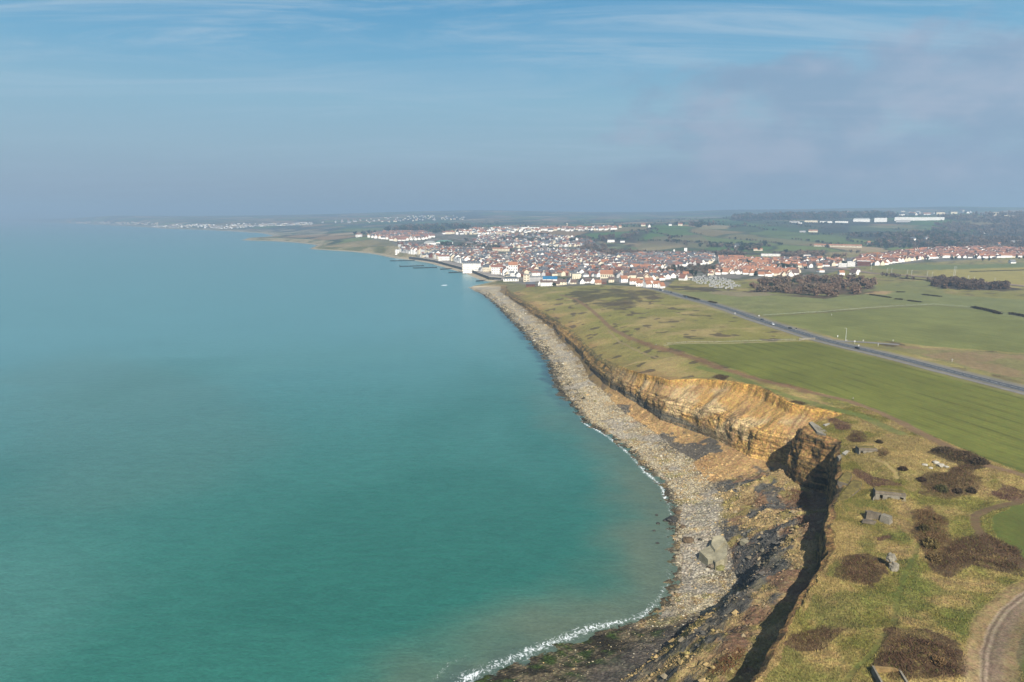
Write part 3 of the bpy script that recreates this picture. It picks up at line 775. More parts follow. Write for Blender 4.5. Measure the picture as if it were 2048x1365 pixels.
# ------------------------------------------------------------------ their materials
def soil_mat(name, fine, mid_, big_, bump_s, strata=False):
    m, nt, b = new_mat(name)
    tc = nd(nt, 'ShaderNodeTexCoord'); P = tc.outputs['Object']
    col = attr(nt, 'col'); rg = attr(nt, 'rough', 'Fac')
    n1 = noise(nt, P, fine, 4, .65); n2_ = noise(nt, P, mid_, 4, .6); n3 = noise(nt, P, big_, 3, .5)
    amp = math_(nt, 'MULTIPLY', math_(nt, 'SUBTRACT', n1, .5), math_(nt, 'MULTIPLY_ADD', rg, 2.9, .45))
    f = math_(nt, 'ADD', 1.0, amp)
    amp2 = math_(nt, 'MULTIPLY', math_(nt, 'SUBTRACT', n2_, .5), math_(nt, 'MULTIPLY_ADD', rg, 1.2, .25))
    f = math_(nt, 'MULTIPLY', f, math_(nt, 'ADD', 1.0, amp2))
    f = math_(nt, 'MULTIPLY', f, maprange(nt, n3, .3, .7, .9, 1.1))
    if strata:
        sx = noise(nt, mapping(nt, P, (.05, .05, 1.5)), 1.0, 5, .65, 0.4)
        f = math_(nt, 'MULTIPLY', f, math_(nt, 'ADD', 1.0, math_(nt, 'MULTIPLY', maprange(nt, sx, .36, .62, -.36, .16), attr(nt, 'strata', 'Fac'))))
        vz = noise(nt, mapping(nt, P, (.8, .8, .12)), 1.0, 4, .6, 0.3)
        f = math_(nt, 'MULTIPLY', f, math_(nt, 'ADD', 1.0, math_(nt, 'MULTIPLY', maprange(nt, vz, .3, .7, -.18, .14), attr(nt, 'rough', 'Fac'))))
    f = math_(nt, 'MAXIMUM', f, .12)
    mx = mixc(nt, 1.0, col, f, 'MULTIPLY')
    # warm and cool specks
    hs = nd(nt, 'ShaderNodeHueSaturation')
    nt.links.new(maprange(nt, noise(nt, P, mid_ * 2.3, 2, .5), .3, .7, .485, .515), hs.inputs['Hue'])
    hs.inputs['Saturation'].default_value = 1.0
    nt.links.new(mx, hs.inputs['Color'])
    return m, nt, b, hs.outputs[0], n1, n2_, P

m_ground, nt, b, c, n1, n2_, P = soil_mat('grass_and_soil', 1.5, .26, .035, .5)
# drilled rows and wheel tracks in the crop fields, run along the footpath
fd = gxy([(1560, 765), (1900, 888)]); fang = math.atan2(fd[1][1] - fd[0][1], fd[1][0] - fd[0][0])
rot = mapping(nt, P, (1, 1, 1), (0, 0, -fang))
wobble = noise(nt, P, .02, 2, .5)
sp = nd(nt, 'ShaderNodeSeparateXYZ'); nt.links.new(rot, sp.inputs[0])
yy = math_(nt, 'ADD', sp.outputs[1], math_(nt, 'MULTIPLY', wobble, 5.0))
row = math_(nt, 'SINE', math_(nt, 'MULTIPLY', yy, 2 * pi / 3.1))
trk = math_(nt, 'POWER', math_(nt, 'ABSOLUTE', math_(nt, 'SINE', math_(nt, 'MULTIPLY', yy, pi / 11.0))), 14.0)
rn = noise(nt, mapping(nt, rot, (.03, .7, 1)), 1.0, 3, .6)
sf = math_(nt, 'ADD', math_(nt, 'MULTIPLY', row, -.05), math_(nt, 'MULTIPLY', math_(nt, 'MULTIPLY', trk, -.30), maprange(nt, noise(nt, P, .03, 3, .6), .4, .6, .1, 1)))
sf = math_(nt, 'ADD', sf, math_(nt, 'MULTIPLY', math_(nt, 'SUBTRACT', rn, .5), .42))
sf = math_(nt, 'ADD', 1.0, math_(nt, 'MULTIPLY', sf, attr(nt, 'stripe', 'Fac')))
nt.links.new(mixc(nt, 1.0, c, sf, 'MULTIPLY'), b.inputs['Base Color'])
bump(nt, b, math_(nt, 'MULTIPLY', n1, attr(nt, 'rough', 'Fac')), .7, .55)
m_cliff, nt, b, c, n1, n2_, P = soil_mat('cliff_rock_and_clay', .9, .3, .06, .5, True)
nt.links.new(c, b.inputs['Base Color'])
bump(nt, b, math_(nt, 'ADD', n1, math_(nt, 'MULTIPLY', n2_, 1.5)), .8, 1.0)
m_beach, nt, b, c, n1, n2_, P = soil_mat('shingle', 1.3, .35, .05, .5)
vor = nd(nt, 'ShaderNodeTexVoronoi'); vor.inputs['Scale'].default_value = .9; nt.links.new(P, vor.inputs['Vector'])
rk = math_(nt, 'MULTIPLY', maprange(nt, vor.outputs['Distance'], .15, .75, .28, -.35), attr(nt, 'rough', 'Fac'))
nt.links.new(mixc(nt, 1.0, c, math_(nt, 'ADD', 1.0, rk), 'MULTIPLY'), b.inputs['Base Color'])
bump(nt, b, math_(nt, 'ADD', n1, math_(nt, 'MULTIPLY', vor.outputs['Distance'], -.8)), .8, .5)

ground_o = grid_mesh('ground', np.stack([xi, yi, zi], -1), m_ground, {'col': gcol, 'rough': grough, 'stripe': gstripe})
tag(ground_o, kind='structure')
cliff_o = grid_mesh('cliff', np.stack([xc, yc, zc], -1), m_cliff, {'col': ccol, 'rough': crock, 'strata': cstrata})
tag(cliff_o, kind='structure')
beach_o = grid_mesh('beach', np.stack([xb_, yb_, zb_], -1), m_beach, {'col': bc, 'rough': stony * np.ones_like(xb_)})
tag(beach_o, kind='structure')

# ------------------------------------------------------------------ sea
def build_sea():
    r = np.concatenate([[-400, -100], ys[ys < 2000], ys[ys >= 2000][::3], [20500.0]])
    s0 = np.interp(r, ys, xS)
    sl = np.hypot(1, np.gradient(np.interp(r, ys, xS), r)); sl = np.clip(sl, 1, 4)
    n = 130
    d = np.concatenate([np.linspace(-4, 0, 5)[:-1], 26 * np.linspace(0, 1, 70) ** 1.2, 26 * (1100.0) ** (np.linspace(0, 1, n - 74 + 1)[1:])])
    Xs = s0[:, None] - d[None]; Ys = np.repeat(r[:, None], len(d), 1)
    dist_s = np.maximum(d[None] / sl[:, None], -1)
    shore = np.stack([xS, ys], -1)[(ys < 2400)][::3]
    td = line_dist(shore, Xs, Ys, 75)
    dist_s = np.where((td < 75) & (d[None] > 0), td, np.where((d[None] > 0) & (Ys < 2300), np.maximum(dist_s, 75), dist_s))
    V = np.stack([Xs, Ys, np.zeros_like(Xs)], -1)
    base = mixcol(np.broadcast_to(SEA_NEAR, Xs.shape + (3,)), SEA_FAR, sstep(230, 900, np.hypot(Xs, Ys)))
    plume = fbm(Xs * .8 + Ys * .25, Ys * .5 - Xs * .2, 130, 4, 201)
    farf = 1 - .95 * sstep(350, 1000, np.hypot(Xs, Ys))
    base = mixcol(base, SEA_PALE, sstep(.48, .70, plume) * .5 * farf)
    base = mixcol(base, SEA_DEEP, sstep(.5, .70, fbm(Xs + 40, Ys * .6, 90, 3, 202)) * .4 * farf)
    # a darker tongue of clear water held by the bay, greyer silty water outside it
    dj = (fbm(Xs, Ys, 30, 3, 211) - .5) * 26
    for px, c, f, soft_ in (([(420, 1120), (640, 985), (860, 936), (1000, 932), (1105, 972), (1160, 1040), (1150, 1110), (1080, 1200), (900, 1270), (400, 1290)], SEA_DEEP, .42, 12.0),
                     ([(-60, 760), (200, 690), (520, 760), (640, 880), (520, 985), (200, 1080), (-80, 1060)], alb(98, 140, 130), .40, 45.0)):
        poly = np.array([[float(k) for k in at_h(u, v, 0)] for u, v in px])
        dd = line_dist(np.vstack([poly, poly[:1]]), Xs + dj * .4, Ys + dj, soft_ * 2 + 40); ins = inside(poly, Xs + dj * .4, Ys + dj)
        base = mixcol(base, c, np.where(ins, sstep(0, soft_, dd), 0) * f)
    # stirred-up silt along the near shore
    silt = (1 - sstep(2, 44, dist_s + (fbm(Xs, Ys, 20, 3, 203) - .5) * 24)) * np.interp(r, [0, 250, 330, 420, 600], [1, 1, .9, .5, .12])[:, None]
    base = mixcol(base, SEA_SILT, silt * .8)
    weed = (1 - sstep(1, 13, dist_s + (fbm(Xs, Ys, 9, 3, 204) - .5) * 18)) * np.interp(r, [0, 170, 210, 380, 470, 560, 1000, 1250, 1330], [.8, .7, .15, .15, .3, .9, .8, .4, 0])[:, None]
    base = mixcol(base, SEA_WEED, weed * .9)
    # breaking water
    fw = np.interp(r, [0, 150, 190, 222, 245, 285, 320, 350, 440, 460, 500, 560, 640, 1000, 1300, 1345, 1420, 1500, 2300, 3000, 30000],
                   [9, 9, 7, 5, 3.4, 2.2, 3.0, 4.0, 3.0, 1.2, .9, 1.6, 1.0, 1.2, 1.2, 3, 1, 1.5, 2, 4, 3])[:, None]
    side = (fbm(Xs, Ys, 11, 3, 205) - .5) * 5
    foam = 1.0 - np.abs(dist_s - fw * .45 + side * .4) / fw
    foam = np.clip(foam, 0, 1) * np.interp(r, [0, 150, 215, 240, 262, 300, 312, 330, 440, 470, 500, 1300, 1345, 30000], [.82, .82, .78, .56, .5, .5, .74, .86, .82, .66, .6, .66, .9, .8])[:, None] * (.72 + .5 * fbm(Xs, Ys, 7, 3, 206))
    f2 = np.exp(-((dist_s - 13 + side) / 2.2) ** 2) * np.interp(r, [0, 195, 210, 330, 350, 1330, 1345, 1500, 1600], [.55, .5, 0, 0, 0, 0, .7, .7, 0])[:, None]
    foam = np.maximum(foam, f2)
    fx, fy_ = at_h(889, 571, 0)
    foam = np.maximum(foam, np.exp(-(((Xs - fx) / 9) ** 2 + ((Ys - fy_) / 18) ** 2) * 1.2) * 1.2)
    m, nt, b = new_mat('sea_water')
    tc = nd(nt, 'ShaderNodeTexCoord'); P = tc.outputs['Object']
    col = attr(nt, 'col')
    w1 = noise(nt, mapping(nt, P, (.10, .30, 1), (0, 0, radians(18))), 1.0, 5, .62, .4)
    w2 = noise(nt, mapping(nt, P, (.6, 1.3, 1), (0, 0, radians(8))), 1.0, 4, .6, .5)
    w3 = noise(nt, mapping(nt, P, (.012, .03, 1), (0, 0, radians(25))), 1.0, 4, .6, .8)
    f = math_(nt, 'MULTIPLY', maprange(nt, w1, .3, .7, .91, 1.08), maprange(nt, w3, .3, .7, .965, 1.035))
    f = math_(nt, 'MULTIPLY', f, maprange(nt, w2, .3, .7, .86, 1.14))
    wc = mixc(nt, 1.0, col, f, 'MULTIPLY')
    fa = attr(nt, 'foam', 'Fac')
    fn = noise(nt, mapping(nt, P, (.5, .35, 1), (0, 0, .6)), 1.0, 9, .70, 2.4)
    ff_ = maprange(nt, math_(nt, 'ADD', math_(nt, 'MULTIPLY', fa, .62), math_(nt, 'MULTIPLY', math_(nt, 'SUBTRACT', fn, .5), 1.5)), .34, .70, 0, 1)
    ff_ = math_(nt, 'MULTIPLY', ff_, maprange(nt, fa, .02, .15, 0, 1))
    nt.links.new(mixc(nt, ff_, wc, (.62, .66, .68)), b.inputs['Base Color'])
    nt.links.new(maprange(nt, ff_, 0, 1, .28, .9), b.inputs['Roughness'])
    b.inputs['IOR'].default_value = 1.33
    b.inputs['Specular IOR Level'].default_value = .5
    bump(nt, b, math_(nt, 'ADD', math_(nt, 'MULTIPLY', w1, 1.0), math_(nt, 'MULTIPLY', w2, .35)), .35, .9)
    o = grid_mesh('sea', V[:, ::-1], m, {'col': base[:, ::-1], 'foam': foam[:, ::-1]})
    tag(o, kind='structure')
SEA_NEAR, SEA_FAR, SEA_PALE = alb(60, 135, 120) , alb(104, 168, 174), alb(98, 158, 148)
SEA_DEEP, SEA_SILT, SEA_WEED = alb(46, 122, 107), alb(126, 136, 112), alb(52, 84, 96)
build_sea()

# ------------------------------------------------------------------ the hazy air
def build_haze():
    x0, x1, y0, y1, z0, z1 = -19000.0, 19000.0, -800.0, 23000.0, -6.0, 330.0
    v = np.array([(x, y, z) for z in (z0, z1) for y in (y0, y1) for x in (x0, x1)])
    f = np.array([(0, 2, 3, 1), (4, 5, 7, 6), (0, 1, 5, 4), (2, 6, 7, 3), (0, 4, 6, 2), (1, 3, 7, 5)])
    m = bpy.data.materials.new('haze'); m.use_nodes = True
    nt = m.node_tree; nt.nodes.clear()
    out = nd(nt, 'ShaderNodeOutputMaterial'); p = nd(nt, 'ShaderNodeVolumePrincipled')
    p.inputs['Color'].default_value = HAZE_COL
    p.inputs['Density'].default_value = HAZE_D
    p.inputs['Anisotropy'].default_value = HAZE_G
    nt.links.new(p.outputs[0], out.inputs['Volume'])
    tag(np_mesh('haze', v, f, m), kind='stuff')
HAZE_COL, HAZE_D, HAZE_G = (.53, .735, .92, 1), 1.8e-4, 0.32
build_haze()
# ------------------------------------------------------------------ building blocks
class MB:
    def __init__(s): s.v, s.f, s.m = [], [], []
    def add(s, verts, faces, mi=0):
        b = len(s.v); s.v += [tuple(map(float, p)) for p in verts]
        s.f += [tuple(b + i for i in f) for f in faces]; s.m += [mi] * len(faces)
        return s
    def box(s, c, d, rz=0.0, mi=0, taper=1.0, rx=0.0, ry=0.0):
        hx, hy, hz = d[0] / 2, d[1] / 2, d[2] / 2
        p = [(-hx, -hy, -hz), (hx, -hy, -hz), (hx, hy, -hz), (-hx, hy, -hz)] + [(x * taper, y * taper, hz) for x, y in ((-hx, -hy), (hx, -hy), (hx, hy), (-hx, hy))]
        out = []
        for x, y, z in p:
            y, z = y * cos(rx) - z * sin(rx), y * sin(rx) + z * cos(rx)
            x, z = x * cos(ry) + z * sin(ry), -x * sin(ry) + z * cos(ry)
            out.append((c[0] + x * cos(rz) - y * sin(rz), c[1] + x * sin(rz) + y * cos(rz), c[2] + z))
        return s.add(out, [(3, 2, 1, 0), (4, 5, 6, 7), (0, 1, 5, 4), (1, 2, 6, 5), (2, 3, 7, 6), (3, 0, 4, 7)], mi)
    def prism(s, poly, z0, z1, mi=0, inset=0.0):
        n = len(poly); P = np.array(poly, float)
        a = sum(P[i][0] * P[(i + 1) % n][1] - P[(i + 1) % n][0] * P[i][1] for i in range(n))
        if a < 0: P = P[::-1]
        c = P.mean(0); z0 = np.broadcast_to(z0, n); z1 = np.broadcast_to(z1, n)
        T = P + (c - P) * inset
        v = [(x, y, z) for (x, y), z in zip(P, z0)] + [(x, y, z) for (x, y), z in zip(T, z1)]
        f = [tuple(range(n))[::-1], tuple(range(n, 2 * n))] + [(i, (i + 1) % n, n + (i + 1) % n, n + i) for i in range(n)]
        return s.add(v, f, mi)
    def tube(s, pts, radii, n=6, mi=0, cap=True):
        pts = [np.array(p, float) for p in pts]; rings = []
        for i, p in enumerate(pts):
            t = pts[min(i + 1, len(pts) - 1)] - pts[max(i - 1, 0)]; t = t / (np.linalg.norm(t) + 1e-9)
            a = np.cross(t, (1, 0, 0) if abs(t[0]) < .9 else (0, 1, 0)); a /= np.linalg.norm(a); b = np.cross(t, a)
            rings.append([p + radii[i] * (cos(2 * pi * k / n) * a + sin(2 * pi * k / n) * b) for k in range(n)])
        v = [q for r in rings for q in r]; f = []
        for i in range(len(pts) - 1):
            f += [(i * n + k, i * n + (k + 1) % n, (i + 1) * n + (k + 1) % n, (i + 1) * n + k) for k in range(n)]
        if cap: f += [tuple(range(n))[::-1], tuple((len(pts) - 1) * n + k for k in range(n))]
        return s.add(v, f, mi)
    def mesh(s, name, mats, smooth=False):
        me = bpy.data.meshes.new(name)
        me.from_pydata(s.v, [], s.f)
        me.polygons.foreach_set('material_index', s.m)
        me.polygons.foreach_set('use_smooth', [smooth] * len(s.f))
        for m in (mats if isinstance(mats, (list, tuple)) else [mats]): me.materials.append(m)
        me.update()
        return me
    def build(s, name, mats, parent=None, smooth=False, loc=None):
        return put(s.mesh(name, mats, smooth), name, parent, loc)

def put(me, name, parent=None, loc=None, rz=0.0, sc=None):
    o = bpy.data.objects.new(name, me); COL.objects.link(o)
    if parent is not None: o.parent = parent
    if loc is not None: o.location = loc
    if rz: o.rotation_euler = (0, 0, rz)
    if sc is not None: o.scale = sc if hasattr(sc, '__len__') else (sc, sc, sc)
    return o

def empty(name, loc, rz=0.0, sc=None):
    o = bpy.data.objects.new(name, None); COL.objects.link(o)
    o.empty_display_size = .5
    o.location = loc; o.rotation_euler = (0, 0, rz)
    if sc is not None: o.scale = sc if hasattr(sc, '__len__') else (sc, sc, sc)
    return o

def copy_tree(o):
    """a thing and copies of its parts and sub-parts"""
    c = o.copy(); COL.objects.link(c)
    for ch in o.children:
        k = ch.copy(); COL.objects.link(k); k.parent = c; k.matrix_parent_inverse = ch.matrix_parent_inverse
        for g in ch.children:
            q = g.copy(); COL.objects.link(q); q.parent = k; q.matrix_parent_inverse = g.matrix_parent_inverse
    return c

def rock_mesh(name, seed, rx, ry, rz, mat_, rough=.45, sub=3, flat=-.35):
    import bmesh
    bm = bmesh.new(); bmesh.ops.create_icosphere(bm, subdivisions=sub, radius=1.0)
    co = np.array([v.co[:] for v in bm.verts])
    n = fbm(co[:, 0] * 1.3 + seed * 7.1 + co[:, 2], co[:, 1] * 1.3 + co[:, 2] * .8 + seed * 3.7, .9, 3, seed)
    n2 = np.round(n * 5) / 5
    co = co * (1 + (n * .5 + n2 * .5 - .5)[:, None] * rough * 2)
    co[:, 2] = np.maximum(co[:, 2], flat)
    for v, c in zip(bm.verts, co): v.co = (c[0] * rx, c[1] * ry, c[2] * rz)
    me = bpy.data.meshes.new(name); bm.to_mesh(me); bm.free()
    me.materials.append(mat_); return me

def px_m(u, v, px):
    """metres that px photograph pixels span at the ground seen at (u, v)"""
    x, y, z = ground(u, v)
    return px * math.hypot(math.hypot(x, y), CAM_H - z) / FPX

M_CONC = mat('weathered_concrete', alb(168, 160, 142), .9, .28, .7)
M_CONC_D = mat('stained_concrete', alb(140, 128, 110), .9, .35, .6)
M_CONC_P = mat('pale_concrete', alb(206, 200, 184), .9, .2, .7)
M_CONC_B = mat('beach_worn_concrete', alb(190, 182, 152), .9, .22, .35)
M_STAIN = mat('lichen_concrete', alb(176, 146, 96), .9, .3, .7)
M_TURF = mat('turf', alb(136, 122, 68), .95, .4, .7)
M_WHITE = mat('white_paint', alb(225, 224, 220), .6, .06, .5)
M_DARK = mat('black_paint', (.012, .013, .015), .35, .1, 1, .5)
M_GLASS = mat('dark_glass', (.02, .025, .03), .12, .1, 1, .6)
M_TYRE = mat('tyre_rubber', (.015, .015, .015), .8, .1)
M_STEEL = mat('galvanised_steel', (.42, .43, .44), .5, .1, 1, .4)
M_WOOD = mat('grey_timber', alb(112, 98, 82), .9, .25, 2)
M_TIMBER = mat('wet_dark_timber', alb(52, 54, 58), .8, .25, 1)

# ------------------------------------------------------------------ the bunkers on the cliff top
def wall_run(mb, x0, x1, y, t, h, holes, z=0.0):
    """a wall along x with real openings: holes = (x0, x1, z0, z1)"""
    xs = sorted(holes); cur = x0
    for a, b, c, d in xs:
        if a > cur: mb.box(((cur + a) / 2, y, z + h / 2), (a - cur, t, h))
        if c > 0: mb.box(((a + b) / 2, y, z + c / 2), (b - a, t, c))
        if d < h: mb.box(((a + b) / 2, y, z + (d + h) / 2), (b - a, t, h - d))
        cur = b
    if cur < x1: mb.box(((cur + x1) / 2, y, z + h / 2), (x1 - cur, t, h))

def bunker(u, v, w, d, h, holes, rz, label, wing=None, roof_m=None):
    x, y, z = ground(u, v)
    t = empty('bunker', (x, y, z - .85), rz); tag(t, label, 'bunker')
    mb = MB(); wall_run(mb, -w / 2, w / 2, 0, .7, h, holes)
    for sx in (-1, 1): mb.box((sx * (w / 2 - .35), d / 2 + .3, h / 2), (.7, d - .1, h))
    mb.box((0, d + .3, h / 2), (w - 1.4, .6, h))
    mb.build('wall', M_CONC, t)
    r = MB(); r.prism([(-w / 2 - .25, -.55), (w / 2 + .25, -.55), (w / 2 + .1, d + .5), (w * .2, d + 1.0), (-w * .25, d + .9), (-w / 2 - .1, d + .4)], h + .003, h + .75, inset=.04)
    r.build('roof', M_CONC_D, t)
    c_ = MB(); c_.prism([(-w / 2 + .2, .7), (w / 2 - .2, .5), (w / 2 - .2, d + .4), (-w / 2 + .2, d + .4)], h + .75, h + 1.0, inset=.12); c_.build('turf', M_TURF, t)
    f = MB(); f.box((0, d / 2, .02), (w - 1.5, d - .4, .3)); f.build('floor', M_CONC_D, t)
    if wing:
        for k, (a, b, hh) in enumerate(wing):
            q = MB(); q.prism([(a[0], a[1]), (b[0], b[1]), (b[0] + .5, b[1] + .6), (a[0] + .5, a[1] + .6)], -.5, [hh[0], hh[1], hh[1], hh[0]] if True else hh)
            q.build('wing_wall', M_CONC, t)
    return t

bunker(1735, 906, 7.2, 3.0, 2.0, [(-3.0, -1.9, 0, 1.6), (2.0, 3.0, 0, 1.6), (-.6, .2, .8, 1.2)], radians(-4), 'small low concrete bunker with two doorways below the bramble mound', None, M_CONC)
bunker(1780, 997, 9.6, 3.4, 2.3, [(-3.4, -2.4, 0, 1.9), (-.9, .2, .5, 1.3), (3.0, 4.2, .2, 1.7)], radians(-16), 'wide concrete bunker with three dark openings and a slanting wing wall', [((3.3, -1.4), (6.8, -1.1), (.9, .5)), ((-5.6, -.9), (-4.9, -.2), (.6, 1.4))])

x, y, z = ground(1758, 1045)
t = empty('ruined_bunker', (x, y, z - .3), radians(-34)); tag(t, 'roofless curved bunker ruin open on one side above the cliff', 'bunker')
mb = MB()
mb.box((-3.1, 1.7, 1.2), (2.6, 1.9, 2.9), radians(24), 0, .86); mb.box((-.9, 2.0, 1.3), (2.7, 1.6, 2.6), radians(-2), 0, .84); mb.build('back_wall', M_CONC_D, t)
mb = MB(); mb.box((1.9, .9, 1.4), (3.4, 2.2, 3.0), radians(-22), 0, .80); mb.build('side_wall', M_CONC, t)
mb = MB(); mb.prism([(-4.6, -2.9), (-.9, -2.2), (-.6, -.3), (-3.6, -.3), (-5.0, -1.5)], 0, .75, inset=.08); mb.build('floor_slab', M_CONC_D, t)

x, y, z = ground(1786, 1138)
t = empty('concrete_stump', (x, y, z - .4)); tag(t, 'tall broken concrete stump standing in the grass beside a bramble patch', 'ruin')
put(rock_mesh('lower_block', 4, 1.5, 1.4, 2.3, M_CONC, .5, 3), 'lower_block', t, (.1, 0, .7))
put(rock_mesh('upper_block', 9, 1.25, 1.1, 1.45, M_CONC, .6, 3), 'upper_block', t, (-.3, .9, 2.9))
put(rock_mesh('stained_band', 12, 1.05, 1.0, .5, M_STAIN, .3, 2), 'stained_band', t, (0, .4, 2.15))
put(rock_mesh('tip', 15, .65, .6, .6, M_CONC, .35, 2), 'tip', t, (.1, 1.9, 3.7))

x, y, z = ground(1776, 1352)
t = empty('concrete_tank', (x, y, z - .2), radians(-9)); tag(t, 'open square concrete tank with low walls at the bramble edge', 'tank')
MB().box((0, 1.2, .5), (4.9, .75, 1.5)).build('back_wall', M_STAIN, t)
MB().box((-2.7, -1.3, .5), (.42, 5.4, 1.7)).build('side_wall', M_CONC, t)
MB().box((2.65, -1.0, .5), (.42, 4.6, 1.6)).build('side_wall', M_CONC, t)

def tilted_slab(name, px, h, thick, m, label, cat, dz=None, top=None, cap=None):
    poly = np.array([[float(k) for k in at_h(u, v, h)] for u, v in px])
    z1 = np.full(len(px), h) if dz is None else h + np.array(dz, float)
    c = poly.mean(0)
    n = len(px); a = sum(poly[i][0] * poly[(i + 1) % n][1] - poly[(i + 1) % n][0] * poly[i][1] for i in range(n))
    if a < 0: poly, z1 = poly[::-1], z1[::-1]
    t = empty(name, (c[0], c[1], h - thick)); tag(t, label, cat)
    MB().prism(poly - c, np.full(n, 0.0) + (z1 - h), np.full(n, thick) + (z1 - h), inset=.03).build('block', m, t)
    if cap: 
        MB().prism((poly - c) * .97, thick + (z1 - h) - .05, thick + (z1 - h) + .35, inset=.08).build('turf_cap', cap, t)
    return t
# concrete breaking out of the cliff edge
tilted_slab('gun_wall', [(1617, 846), (1624, 845), (1656, 864), (1652, 870), (1634, 864)], 40.9, 3.4, M_CONC, 'pale concrete gun wall hanging at the corner of the cliff above the dark cleft', 'ruin', [.5, .5, 0, -.3, 0])
tilted_slab('concrete_slab', [(1646, 849), (1659, 846), (1660, 849), (1650, 851)], 41.8, .5, M_CONC_P, 'thin white slab lying on the grass behind the gun wall', 'slab')
tilted_slab('concrete_slab', [(1684, 906), (1692, 901), (1700, 902), (1690, 909)], 40.9, 1.2, M_CONC_P, 'short white concrete slab sticking out of the cliff edge', 'slab')
tilted_slab('concrete_slab', [(1674, 912), (1686, 908), (1690, 912), (1678, 918)], 40.2, 1.6, M_CONC, 'grey broken slab just under the short white slab', 'slab')
tilted_slab('fallen_casemate', [(1674, 966), (1678, 960), (1697, 970), (1682, 981)], 39.6, 4.2, M_CONC_D, 'dark grey cracked bunker wall slipping over the cliff edge', 'ruin', [0, .6, .6, -.4])
tilted_slab('turf_block', [(1675, 962), (1692, 945), (1704, 951), (1697, 969)], 40.9, 4.5, M_CONC_D, 'smaller turf covered concrete block tipped beside the cracked bunker wall', 'ruin', [0, .5, .5, 0], None, M_TURF)
tilted_slab('turf_block', [(1672, 997), (1706, 962), (1725, 966), (1722, 978), (1682, 1006)], 40.6, 5.0, M_CONC_D, 'long turf covered roof slab tipped towards the beach at the cliff edge', 'ruin', [-.8, .6, .6, .4, -.8], None, M_TURF)
for k, (u, v, s) in enumerate(((1872, 926, 1.1), (1882, 932, 1.3), (1850, 931, .9), (1893, 935, .8), (1861, 937, .7))):
    x, y, z = ground(u, v)
    tag(put(rock_mesh('concrete_rubble', 40 + k, s * 1.3, s, s * .7, M_CONC_P, .4, 2), 'concrete_rubble', None, (x, y, z + .1)), 'white concrete rubble in the grassy hollow between the brambles', 'rubble', 'rubble in the hollow')

# ------------------------------------------------------------------ on the beach
x0, y0 = [float(k) for k in at_h(1430, 1100, 6.0)]
P_ = [(1398, 1099), (1419, 1089), (1420, 1083), (1426, 1074), (1443, 1073), (1450, 1077), (1456, 1089), (1454, 1100), (1455, 1113), (1449, 1122), (1441, 1123), (1431, 1127), (1426, 1119), (1416, 1117)]
poly = np.array([[float(k) for k in at_h(u, v, 6.2)] for u, v in P_]) - (x0, y0)
t = empty('fallen_bunker', (x0, y0, 3.0)); tag(t, 'huge pale concrete bunker block lying tilted on the shingle', 'bunker')
dz = np.array([-.6, -.3, .2, .6, .9, 1.0, .9, .6, .5, .3, .1, -.2, -.3, -.5])
MB().prism(poly, dz - 2.6, dz + 3.0, inset=.035).build('body', M_CONC_B, t)
ridge = np.array([[float(k) for k in at_h(u, v, 6.9)] for u, v in [(1421, 1089), (1422, 1083), (1427, 1076), (1442, 1074), (1449, 1078), (1452, 1086), (1441, 1095), (1430, 1103)]]) - (x0, y0)
MB().prism(ridge, 2.6, np.array([3.6, 4.0, 4.4, 4.7, 4.8, 4.6, 4.0, 3.6]) + .3, inset=.12).build('raised_roof', M_CONC_B, t)
put(rock_mesh('broken_edge', 21, 1.6, 1.0, .9, M_CONC_D, .5, 3), 'broken_edge', t, (poly[12][0] - .2, poly[12][1] - .6, .7))
t = empty('concrete_block', (*[float(k) for k in at_h(1495, 1082, 9.5)], 8.4), radians(28)); tag(t, 'oblong concrete block split in two on the dark clay above the fallen bunker', 'block')
MB().box((-1.5, 0, .6), (2.7, 2.6, 1.9)).build('half', M_CONC_B, t); MB().box((1.45, .12, .7), (2.6, 2.5, 1.9), .06).build('half', M_CONC, t)
MB().box((.1, 1.5, .1), (5.0, 1.0, 1.4), .03).build('footing', M_CONC_D, t)
M_ROCK_D = mat('dark_wet_rock', alb(58, 56, 48), .6, .3, .8, .4)
M_ROCK_B = mat('brown_rock', alb(122, 104, 82), .9, .3, .8)
M_ROCK_G = mat('algae_rock', alb(150, 146, 96), .9, .35, .6)
